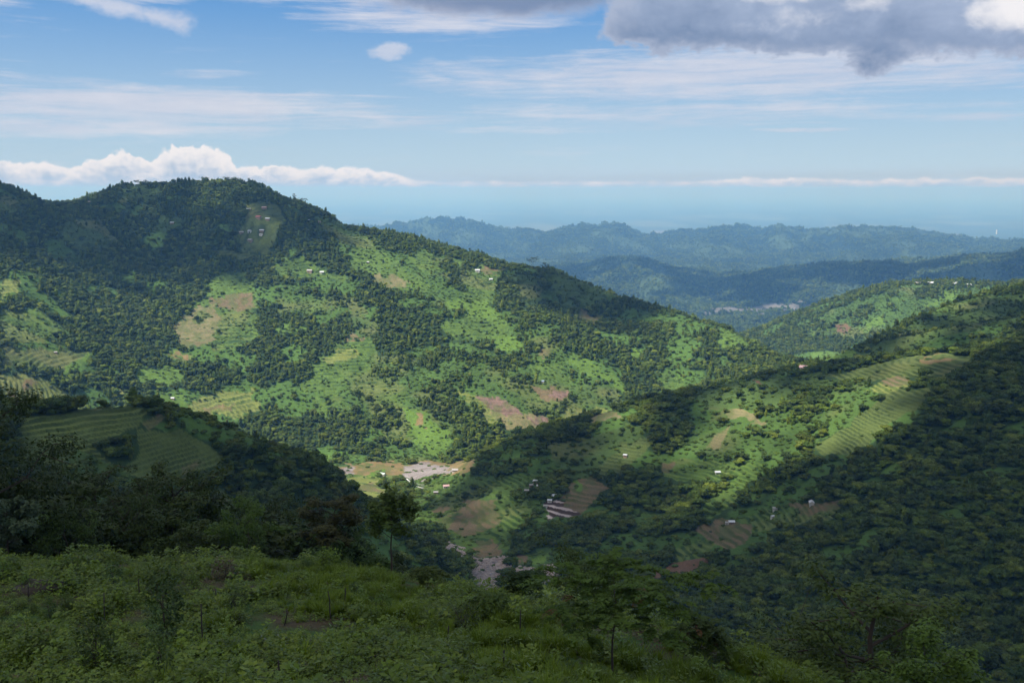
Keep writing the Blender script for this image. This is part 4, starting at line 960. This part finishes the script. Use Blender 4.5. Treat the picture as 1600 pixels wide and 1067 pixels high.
# ------------------------------------------------------------------ herbs, grass, shrubs and stakes of the field
M_herb = leaf_material('herb_leaves', [(.066,.118,.010), (.112,.178,.014), (.084,.145,.018), (.145,.205,.022)], 0.9, 3.0, 0.3, 0.5, 0.3)
M_grass = leaf_material('grass_blades', [(.095,.160,.008), (.135,.205,.012), (.115,.180,.012)], 0.8, 2.0, 0.3, 0.55, 0.3)
M_dry = leaf_material('dry_herbs', [(.085,.070,.032), (.070,.055,.030)], 0.8, 3.0, 0.2)
M_pink = leaf_material('pinkish_twigs', [(.105,.085,.055), (.09,.10,.05)], 0.8, 2.0, 0.2)
gh = bpy.data.collections.new('herb_shapes')
def hproto(name, V, F, mat): me = mesh_np(name, V, F, False); me.materials.append(mat); o = bpy.data.objects.new(name, me); gh.objects.link(o)
def herb(g, n=60, R_=0.5, H_=0.45, ls=0.075):
    c = g.normal(size=(n, 3))*np.array((R_*0.45, R_*0.45, 0)); c[:, 2] = H_*g.random(n)**0.8*np.clip(1-np.hypot(c[:, 0], c[:, 1])/R_*0.5, 0.2, 1)
    nr = unit(n, g)*0.55 + np.array((0, 0, 0.9)); nr /= np.linalg.norm(nr, axis=1)[:, None]
    return quads(c, ls*g.uniform(0.6, 1.4, n), nr, g, 0.55)
def blades(g, n=50, R_=0.35, H_=0.55, w=0.013):
    V = []; F = []
    for i in range(n):
        a = g.uniform(0, 6.283); b = np.array((math.cos(a), math.sin(a), 0)); o = b*R_*g.random()**0.7*0.5; h = H_*g.uniform(0.5, 1.1); le = h*g.uniform(0.15, 0.7)
        s = np.array((-b[1], b[0], 0))*w; p = [o, o+b*le*0.3+np.array((0, 0, h*0.6)), o+b*le+np.array((0, 0, h))]
        k = len(V); V += [p[0]-s, p[0]+s, p[1]+s*0.8, p[1]-s*0.8, p[2]+s*0.1, p[2]-s*0.1]; F += [(k, k+1, k+2, k+3), (k+3, k+2, k+4, k+5)]
    return np.array(V), np.array(F)
for k in range(4): hproto('h%02d' % k, *herb(gf), M_herb)
hproto('h04', *herb(gf, 50, 0.5, 0.12, 0.05), M_herb); hproto('h05', *herb(gf, 60, 0.4, 0.25, 0.04), M_dry)
for k in range(3): hproto('h%02d' % (6+k), *blades(gf), M_grass)
hproto('h09', *herb(gf, 70, 0.35, 1.1, 0.07), M_herb)
def field_points(n, r0=25, r1=95):
    th, r = scatter_area(n, r0, r1, -0.56, 0.56, gf); x = np.sin(th)*r; y = np.cos(th)*r; z = ground(x, y); u, v = project(x, y, z)
    c = np.clip(np.searchsorted(TH, th), 0, len(TH)-1); i = np.clip(np.searchsorted(RR, r*0.98)-1, 0, len(RR)-1)
    k = ((z+1.2)/r > RUN[c, i]-0.004) & (u > -60) & (u < 1660) & (v < 1400); return x[k], y[k], z[k], u[k], v[k], r[k]
x, y, z, u, v, r = field_points(66000)
pn_ = fbm(x/4.0, y/4.0, 301, 3); pn2 = fbm(x/9.0, y/9.0, 305, 2)
bare = inside([(380,975),(520,968),(560,985),(520,1010),(400,1005)], u+pn_*25, v+pn_*8) | (pn_ < -0.42)
gz = (inside([(380,885),(560,885),(700,930),(640,965),(560,955),(420,930)], u+pn_*30, v+pn_*10) | inside([(600,975),(860,965),(1000,985),(1300,1060),(1340,1150),(900,1150),(700,1010)], u+pn_*30, v+pn_*10) | inside([(430,945),(640,955),(700,985),(520,985)], u, v))
pr = np.where(bare, 0.13, 0.50+0.42*ramp(-0.3, 0.3, fbm(x/1.7, y/1.7, 311, 2))); k = gf.random(len(x)) < pr
x, y, z, u, v, r, gz, pn_, bare, pn2 = (a[k] for a in (x, y, z, u, v, r, gz, pn_, bare, pn2))
isg = gz & (gf.random(len(x)) < 0.60) | (gf.random(len(x)) < 0.06)
pk = np.where(isg, gf.integers(6, 9, len(x)), gf.choice([0, 1, 2, 3, 4, 4, 9], len(x)))
pk = np.where(bare | (gf.random(len(x)) < 0.08), 5, pk)
sz = gf.uniform(0.4, 1.3, len(x))*(0.55+0.95*ramp(-0.3, 0.45, fbm(x/2.6, y/2.6, 309, 2)))
a = ~isg
instancer('ground_cover', x[a], y[a], z[a]-0.03, sz[a], pk[a], gh)
instancer('grass', x[isg], y[isg], z[isg]-0.03, sz[isg], pk[isg], gh)

# shrubs one can count
sh_m = []
for k, (n_, R_, H_, ls, mt_) in enumerate(((700, 1.0, 1.3, .085, M_herb), (500, 0.8, 1.0, .075, M_herb), (600, 0.9, 1.8, .08, M_ltree), (520, 0.8, 1.1, .06, M_dark), (420, 0.7, 1.2, .07, M_bright))):
    st = merge([tube([(0, 0, 0), (gf.normal()*.2, gf.normal()*.2, H_*.5), (gf.normal()*.4, gf.normal()*.4, H_*.85)], (.02, .014, .006), 4) for _ in range(5)])
    c = unit(n_, gf)*(0.4+0.6*gf.random((n_, 1))**.5)*np.array((R_*.75, R_*.75, H_*.5))+np.array((0, 0, H_*.52)); c *= 1+0.10*gf.normal(size=(n_, 1))
    nr = unit(n_, gf)*0.6+np.array((0, 0, .7)); nr /= np.linalg.norm(nr, axis=1)[:, None]
    sh_m.append((mesh_np('shrub_stems', *st, True), mesh_np('shrub_leaves', *quads(c, ls*gf.uniform(.6, 1.4, n_), nr, gf, .5), False), mt_))
def put_shrub(k, x, y, z, s, label, group=None, name='shrub', mat=None, szz=1.0):
    st, lf, mt_ = sh_m[k]
    if mat: lf = lf.copy(); lf.materials.clear()
    t = thing(name, label, 'shrub', (x, y, z-0.05), gf.uniform(0, 6.28), group, (s, s, s*szz)); link('stems', st, M_bark, t); link('foliage', lf, mat or mt_, t); return t
SP = [(250, 925, 2.3, 0, 'leafy shrub cluster with pale tips left of the middle of the field'), (110, 900, 1.9, 4, 'bright leafed shrub beside the earth mound at the left of the field'), (8, 905, 1.6, 4, 'bright green shrub at the left edge of the field'),
 (350, 905, 2.2, 3, 'pinkish grey airy shrub standing alone at the far edge of the field'), (512, 890, 2.0, 0, 'round dense shrub at the field edge left of the slender tree'), (370, 950, 1.5, 3, 'dark round bush right of the stake in the middle of the field'),
 (600, 960, 1.7, 4, 'light green bush at the foot of the slender tree'), (260, 1000, 2.4, 2, 'tall airy shrub left of the darkest stake'), (60, 1030, 2.1, 0, 'broad shrub in the lower left corner'), (150, 1050, 2.0, 2, 'feathery looking shrub at the bottom edge near the lower left corner'),
 (730, 985, 2.1, 3, 'dark tall bush behind the lone stake right of the slender tree'), (525, 1000, 1.4, 4, 'small bright bush right of the bare earth patch'), (250, 1060, 1.6, 2, 'tall weed at the bottom edge left of the nearest stake'), (690, 1040, 1.3, 1, 'low shrub left of the leaning stake at the bottom'),
 (440, 930, 1.1, 0, 'small shrub in the bright grass right of the airy shrub'), (1105, 1010, 1.0, 4, 'pale bladed plant on the grassy edge at the right')]
for (u_, v_, s_, k_, lb) in SP:
    x_, y_, z_ = pix(u_, min(v_, 1090)); put_shrub(k_, x_, y_, z_, s_*0.62, lb, name='shrub', mat=M_pink if u_ == 350 else None, szz=1.25 if k_ == 2 else 1.0)
x, y, z, u, v, r = field_points(230); v = np.where(v > 1090, 9e3, v); x, y, z, u, v, r = (q_[v < 1e3] for q_ in (x, y, z, u, v, r))
fs = {}
n_s = 0
for i in range(len(x)):
    if n_s >= 95: break
    if inside([(380,960),(540,960),(560,1005),(400,1010)], np.array([u[i]]), np.array([v[i]]))[0]: continue
    k = int(gf.integers(0, 5)); s = gf.uniform(0.35, 0.85)*(0.8 if v[i] > 930 else 1.1)
    if k not in fs: fs[k] = put_shrub(k, x[i], y[i], z[i], s, ''); o = fs[k]
    else: o = copy_tree(fs[k])
    o.location = (x[i], y[i], z[i]-0.05); o.rotation_euler = (0, 0, gf.uniform(0, 6.28)); o.scale = (s, s, s*gf.uniform(.7, 1.2))
    sk_w = ['leafy', 'low', 'upright', 'dark', 'bright green'][k]; sz_w = 'at the left of the field' if u[i] < 300 else 'in the middle of the field' if u[i] < 620 else 'in the grass left of the feathery tree' if u[i] < 940 else 'on the grassy edge at the right'; far_w = 'far ' if v[i] < 945 else 'near '
    tag(o, far_w + sk_w + ' weedy shrub ' + sz_w, 'shrub', 'weedy shrubs ' + sz_w); n_s += 1

# stakes
M_stake = simple_mat('weathered_stake', (.035, .028, .022), 0.9, 20)
ST = [(45, 936, 17, 0, 'short dark stake beside the earth mound'), (175, 927, 11, 0, 'tiny stake far back left of the tall weed row'), (165, 987, 52, 1, 'tall dark stake left of the field centre'), (218, 935, 25, 0, 'thin stake behind the pale tipped shrubs'),
 (337, 949, 24, 3, 'slightly tilted stake left of the dark round bush'), (317, 1002, 52, 0, 'thick dark stake in the middle of the field, darkest of all'), (444, 977, 22, 12, 'tilted stake by the bare earth patch'), (517, 970, 42, -3, 'tall thin stake in the bright grass'),
 (540, 943, 20, 0, 'short thin stake behind the tall one in the bright grass'), (632, 969, 14, 0, 'stub of a stake right of the slender tree'), (247, 1063, 38, 3, 'nearest stake at the bottom edge left of centre'), (441, 1068, 32, -8, 'stake cut by the bottom edge below the bare patch'),
 (788, 1057, 36, -2, 'leaning dark stake at the bottom middle'), (813, 998, 40, 0, 'stake in the tall grass below the brown topped sapling'), (700, 1000, 18, 4, 'low stake beside the dark tall bush')]
for (u_, v_, hp, tilt, lb) in ST:
    x_, y_, z_ = pix(u_, v_); r_ = math.hypot(x_, y_); h_ = hp/FPX*r_*1.12+0.15; rd = 0.035
    pts = [(0, 0, -0.1), (gf.normal()*.015, gf.normal()*.015, h_*.35), (gf.normal()*.02, gf.normal()*.02, h_*.7), (gf.normal()*.02, 0, h_)]
    V, F = tube(pts, (rd*1.15, rd, rd*.95, rd*.8), 7); capf_ = np.array([[21, 22, 23, 24], [21, 24, 25, 26], [26, 27, 21, 21]])[:2]
    o = link('stake', mesh_np('stake', V, np.concatenate([F, capf_]), True), M_stake, None, (x_, y_, z_)); o.rotation_euler = (0, R(tilt), gf.uniform(0, .4)); tag(o, lb, 'stake', 'wooden stakes in the field')
# earth mound and puddle
x_, y_, z_ = pix(64, 920)
V = ICO2*np.array((1.7, 1.2, .48))*(1+.16*gf.normal(size=(len(ICO2), 1)).clip(-1.5, 1.5)); V[:, 2] = np.maximum(V[:, 2], -.2)
tag(link('earth_mound', mesh_np('earth_mound', V, ICO2F, True), simple_mat('dark_earth', (.034, .026, .018), 1.0, 3), None, (x_, y_, z_)), 'dark mound of bare earth at the left of the field', 'mound')
x_, y_, z_ = pix(425, 1001)
a_ = np.linspace(0, 6.283, 24, endpoint=False); rr_ = .5*(1+.25*np.sin(a_*3)+.15*np.cos(a_*5))
V = np.array([(x_+math.cos(t)*q_*1.2, y_+math.sin(t)*q_, 0) for t, q_ in zip(a_, rr_)]); zz = max(ground(p[0], p[1]) for p in V); V[:, 2] = zz+0.01
V2 = V.copy(); V2[:, 2] -= .25; allv = np.concatenate([V, V2]); i_ = np.arange(24); F = np.stack([i_, i_+24, (i_+1) % 24+24, (i_+1) % 24], -1)
import bmesh
me = bpy.data.meshes.new('puddle'); bm = bmesh.new(); vs = [bm.verts.new(p) for p in V]; bm.faces.new(vs)
vs2 = [bm.verts.new(p) for p in V2]
for i in range(24): bm.faces.new((vs[i], vs2[i], vs2[(i+1) % 24], vs[(i+1) % 24]))
bm.to_mesh(me); bm.free(); mm, t, b = new_mat('muddy_water'); b.inputs['Base Color'].default_value = (.08, .08, .075, 1); b.inputs['Roughness'].default_value = .08
tag(link('puddle', me, mm), 'small shiny puddle in the bare patch of the field', 'puddle', kind='structure')

# ------------------------------------------------------------------ houses and huts
def quadbox(x0, x1, y0, y1, z0, z1):
    v = np.array([(x, y, z) for x in (x0, x1) for y in (y0, y1) for z in (z0, z1)], float)
    return v, np.array([(0, 1, 3, 2), (4, 6, 7, 5), (0, 4, 5, 1), (2, 3, 7, 6), (0, 2, 6, 4), (1, 5, 7, 3)])
def gable(w, d, h, rise, over, th=0.12):
    """two roof slabs with thickness"""
    P = []
    for s in (-1, 1):
        e = (d/2+over)*s; k = rise/(d/2); ze = h-over*k
        v = np.array([(-w/2-over, e, ze), (w/2+over, e, ze), (w/2+over, 0, h+rise), (-w/2-over, 0, h+rise)]); v2 = v+np.array((0, 0, th))
        V = np.concatenate([v, v2]); F = np.array([(0, 3, 2, 1), (4, 5, 6, 7), (0, 1, 5, 4), (1, 2, 6, 5), (2, 3, 7, 6), (3, 0, 4, 7)]); P.append((V, F))
    return merge(P)
def tin(name, c, rough=0.55):
    m, t, b = new_mat(name); tcn = t.nodes.new('ShaderNodeTexCoord'); s_ = t.nodes.new('ShaderNodeSeparateXYZ'); t.links.new(tcn.outputs['Object'], s_.inputs[0])
    w = (X(t, s_.outputs[0])*26.0).sin()*0.06+1.0; n = noise(t, X(t, tcn.outputs['Object']), 1.3, 4, .7)
    k = w*((n-0.5)*0.5+1.0); cc = mixc(t, 1.0, c, comb(t, k, k, k), 'MULTIPLY'); t.links.new(cc.s, b.inputs['Base Color']); b.inputs['Roughness'].default_value = rough
    return m
ROOF = {'white': tin('white_tin', (.62, .64, .67)), 'pale': tin('pale_tin', (.36, .34, .32)), 'red': tin('red_tin', (.42, .11, .09)), 'pink': tin('pinkish_tin', (.60, .38, .36)), 'blue': tin('blue_tin', (.30, .42, .55)), 'green': tin('pale_green_tin', (.50, .62, .52)), 'rust': tin('rusty_tin', (.25, .12, .08))}
M_mud = simple_mat('mud_wall', (.30, .22, .15), .95, 2); M_lime = simple_mat('limewashed_wall', (.62, .58, .52), .95, 2); M_dwood = simple_mat('dark_wood', (.05, .035, .025), .8, 6)
def hut(u, v, wpx, roof, label, wall=None, rz=None, d_ratio=0.7, h=None, kind='hut', rmin=0, side=True):
    x, y, z = pix(u, v+1.5, rmin); r = math.hypot(x, y); wpx = wpx*(0.82 if r > 1400 else 1.0); w = wpx/FPX*r; d = w*d_ratio; h = h or max(2.0, min(3.2, w*0.38)); rise = d*0.26
    rz = random.uniform(-0.5, 0.5) if rz is None else rz
    zlow = min(ground(x+a*w/2, y+b*d/2) for a in (-1, 1) for b in (-1, 1))
    z = max(z, ground(x, y)); base = zlow-z-0.5
    t = thing(kind, label, kind, (x, y, z), rz, 'houses scattered on the slopes')
    V, F = quadbox(-w/2, w/2, -d/2, d/2, base, h)
    gv = np.array([(-w/2, -d/2, h), (-w/2, d/2, h), (-w/2, 0, h+rise), (w/2, -d/2, h), (w/2, d/2, h), (w/2, 0, h+rise)]); gfc = np.array([(0, 1, 2, 2), (3, 5, 4, 4)])
    me = bpy.data.meshes.new('wall'); me.from_pydata([tuple(p) for p in V]+[tuple(p) for p in gv], [], [tuple(q) for q in F.tolist()]+[(8, 9, 10), (11, 13, 12)]); me.update()
    link('wall', me, wall or random.choice((M_mud, M_lime)), t)
    V, F = gable(w, d, h+0.03, rise, 0.08*w); link('roof', mesh_np('roof', V, F, False), ROOF[roof], t)
    dw = min(0.9, w*.14); V, F = quadbox(-dw/2, dw/2, -d/2-.05, -d/2+.02, 0, h*.72); link('door', mesh_np('door', V, F, False), M_dwood, t)
    for s in (-1, 1):
        V, F = quadbox(s*w*.3-dw*.45, s*w*.3+dw*.45, -d/2-.04, -d/2+.02, h*.35, h*.68); link('window', mesh_np('window', V, F, False), M_dwood, t)
    # trees that would grow through the house are felled before the woods are built
    return t
HUTS = [
 (389, 327, 6, 'white', 'small white roofed house highest on the left of the mountain village'), (413, 324, 8, 'pink', 'pinkish roofed house highest in the mountain village'), (404, 339, 9, 'red', 'red roofed house in the middle of the mountain village'),
 (418, 341, 7, 'white', 'white roofed house right of the red roofed house'), (377, 362, 7, 'pale', 'pale roofed house at the left of the lower village row'), (390, 361, 6, 'white', 'white roofed house second in the lower village row'),
 (409, 359, 7, 'white', 'white roofed house upper right in the lower village row'), (408, 365, 6, 'pale', 'pale roofed house just below the upper right house of the lower row'), (391, 375, 8, 'pale', 'lone house on the terraces below the village rows'),
 (482, 336, 5, 'blue', 'small bluish house near the mountain shoulder, upper of two'), (482, 344, 5, 'white', 'small white house near the mountain shoulder, lower of two'), (499, 346, 5, 'pink', 'reddish speck of a house right of the two shoulder houses'), (480, 360, 6, 'blue', 'bluish roofed house among trees below the mountain shoulder'),
 (484, 423, 9, 'pale', 'long roofed farmhouse at the edge of the terraced fields'), (503, 424, 7, 'white', 'white roofed farmhouse right of the long roofed farmhouse'), (575, 409, 4, 'white', 'tiny white hut alone in the bright mountain terraces'),
 (140, 316, 6, 'pale', 'pale roof just below the saddle of the mountain ridge'), (155, 317, 5, 'pale', 'low pale roof right of the saddle house'), (269, 348, 6, 'white', 'white roof in the dark woods under the summit'),
 (746, 422, 8, 'white', 'white house on bare ground near the top of the long ridge'), (767, 435, 6, 'white', 'small white house below the one on bare ground'), (848, 595, 5, 'blue', 'bluish hut above the brown terraces of the sunlit slope'), (270, 622, 6, 'white', 'white hut in a bright clearing behind the knoll'), (87, 549, 5, 'pale', 'pale hut on the dark terraces at the left'),
 (598, 741, 8, 'green', 'pale green roofed house on the valley floor'), (711, 735, 9, 'pale', 'pale roofed house at the right end of the river flat'), (697, 759, 9, 'pink', 'pinkish roofed house at the top of the green terraces by the footbridge'), (681, 769, 7, 'pale', 'small grey hut just below the pinkish roofed house'),
 (838, 752, 9, 'white', 'white roofed house at the top of the white cluster in the trees'), (842, 759, 7, 'white', 'flat white roof at the foot of the cluster in the trees'), (830, 757, 6, 'pale', 'grey roofed house at the left of the cluster in the trees'), (854, 750, 6, 'white', 'white roof apart on the right of the cluster in the trees'), (823, 766, 7, 'pale', 'low grey roof below the cluster in the trees'),
 (867, 775, 10, 'white', 'larger white roofed farmhouse above the flooded paddy terraces'), (859, 782, 7, 'white', 'small white roof left of the larger farmhouse by the paddies'), (852, 790, 6, 'pale', 'grey lean roof at the edge of the flooded paddy terraces'),
 (977, 711, 6, 'white', 'white hut alone on the narrow yellowish terraces'), (1121, 737, 8, 'white', 'white roofed hut on the green terraces of the hillside'), (1143, 815, 9, 'white', 'white hut on top of the brown terraces'), (1136, 817, 5, 'pale', 'tiny grey shed left of the hut on the brown terraces'),
 (1268, 785, 10, 'white', 'white gabled hut at the top of the brown field'), (1211, 794, 7, 'pale', 'pale roof left of the white gabled hut'), (1207, 807, 5, 'white', 'tiny white shed below the pale roof on the green field'), (1257, 576, 13, 'pink', 'long pinkish roofed farmhouse on the hillside crest'),
 (1434, 442, 7, 'pale', 'pale house at the left on the crest of the distant spur'), (1454, 442, 9, 'white', 'second pale house along the crest of the distant spur'), (1493, 443, 10, 'white', 'brightest long white roof on the crest of the distant spur'), (1513, 445, 8, 'white', 'white house at the right on the crest of the distant spur'),
]
for a in HUTS:
    rz = {1268: 1.35, 1121: 0.1, 867: 0.5, 838: -0.6, 854: 1.3}.get(a[0])
    hut(*a, rz=rz, kind='farmhouse' if 'farmhouse' in a[4] else ('house' if 'house' in a[4] else 'hut'))

# suspension footbridge over the river
def fly(u, v, r): th, e = ray(u, v); return np.array((math.sin(th)*r, math.cos(th)*r, float(e)*r))
A = np.array(pix(635, 750)); B = np.array(pix(661, 765)); A[2] += 2.5; B[2] += 2.5
t = thing('footbridge', 'thin pale suspension footbridge crossing the river among the trees', 'bridge', tuple((A+B)/2))
mid_ = (A+B)/2; L_ = np.linalg.norm(B-A); d_ = (B-A)/L_; s_ = np.cross(d_, (0, 0, 1)); s_ /= np.linalg.norm(s_)
M_steel = simple_mat('galvanised_steel', (.60, .60, .58), .5, 4); n_ = 24
V = []; F = []
for i in range(n_+1):
    f = i/n_; p = A+(B-A)*f-mid_; p = p - np.array((0, 0, 2.2*4*f*(1-f)))
    for (a_, b_) in ((-.9, 0), (.9, 0), (.9, -.18), (-.9, -.18)): V.append(p+s_*a_+np.array((0, 0, b_)))
for i in range(n_):
    for k in range(4): F.append((i*4+k, i*4+(k+1) % 4, i*4+4+(k+1) % 4, i*4+4+k))
link('deck', mesh_np('deck', np.array(V), np.array(F), False), M_steel, t)
for sg in (-1, 1):
    pts = [A+(B-A)*f-mid_+s_*sg*.9+np.array((0, 0, 4.0-3.4*4*f*(1-f))) for f in np.linspace(0, 1, 25)]
    link('cable', mesh_np('cable', *tube(pts, [.10]*25, 5), True), M_steel, t)
for e in (A, B):
    P = [tube([e-mid_+s_*sg*1.1-np.array((0, 0, 3.5)), e-mid_+s_*sg*1.0+np.array((0, 0, 4.2))], (.22, .18), 6) for sg in (-1, 1)] + [tube([e-mid_-s_*1.0+np.array((0, 0, 4)), e-mid_+s_+np.array((0, 0, 4))], (.12, .12), 6)]
    link('tower', mesh_np('tower', *merge(P), True), M_steel, t)
# white tower in the plain
x_, y_, z_ = pix(1557, 366, 15000)
t = thing('tower', 'tiny white tower standing far out in the hazy plain', 'tower', (x_, y_, z_))
V, F = tube([(0, 0, -5), (0, 0, 40), (0, 0, 78)], (12, 11, 10), 12); link('shaft', mesh_np('shaft', V, F, True), simple_mat('white_concrete', (.8, .8, .8), .8, .01), t)
V, F = tube([(0, 0, 76), (0, 0, 86), (0, 0, 88)], (13, 13, 4), 12); link('top', mesh_np('top', V, F, True), bpy.data.materials['white_concrete'], t)

# boulders in the stream bed
i_ = np.nonzero((cls == names.index('stones')) & (RRb > 700) & (RRb < 1200)); sel_ = rng.choice(len(i_[0]), min(2600, len(i_[0])), replace=False)
xx = PX[i_][sel_] + rng.normal(0, 1.5, len(sel_)); yy = PY[i_][sel_] + rng.normal(0, 1.5, len(sel_)); zz = ground(xx, yy)
rc = bpy.data.collections.new('rock_shapes'); M_rock = simple_mat('stream_rock', (.30, .25, .225), .85, 1.2, .5)
for k in range(4):
    V = ICO1*np.array((1, .8, .55))*(1+.28*rng.normal(size=(len(ICO1), 1)).clip(-1, 1)); me = mesh_np('rock_%d' % k, V, ICO1F, False); me.materials.append(M_rock); rc.objects.link(bpy.data.objects.new('rock_%d' % k, me))
instancer('rocks', xx, yy, zz, 0.35+2.0*rng.random(len(xx))**3, rng.integers(0, 4, len(xx)), rc)

# ------------------------------------------------------------------ the air
hz_v = np.array([(x, y, z) for x in (-172000, 172000) for y in (-172000, 172000) for z in (-902, 90)], float)
hz_f = [(0, 1, 3, 2), (4, 6, 7, 5), (0, 4, 5, 1), (2, 3, 7, 6), (0, 2, 6, 4), (1, 5, 7, 3)]
hm = bpy.data.materials.new('haze_air'); hm.use_nodes = True; ht = hm.node_tree
for n in list(ht.nodes): ht.nodes.remove(n)
ho = ht.nodes.new('ShaderNodeOutputMaterial'); hv = ht.nodes.new('ShaderNodeVolumePrincipled')
hv.inputs['Color'].default_value = (0.21, 0.52, 1.0, 1); hv.inputs['Density'].default_value = HAZE = 7.6e-5
hv.inputs['Absorption Color'].default_value = (0.62, 0.60, 1.0, 1)
hv.inputs['Anisotropy'].default_value = 0.0
ht.links.new(hv.outputs[0], ho.inputs['Volume'])
tag(link('haze', mesh_np('haze', hz_v, hz_f, False), hm), kind='stuff')
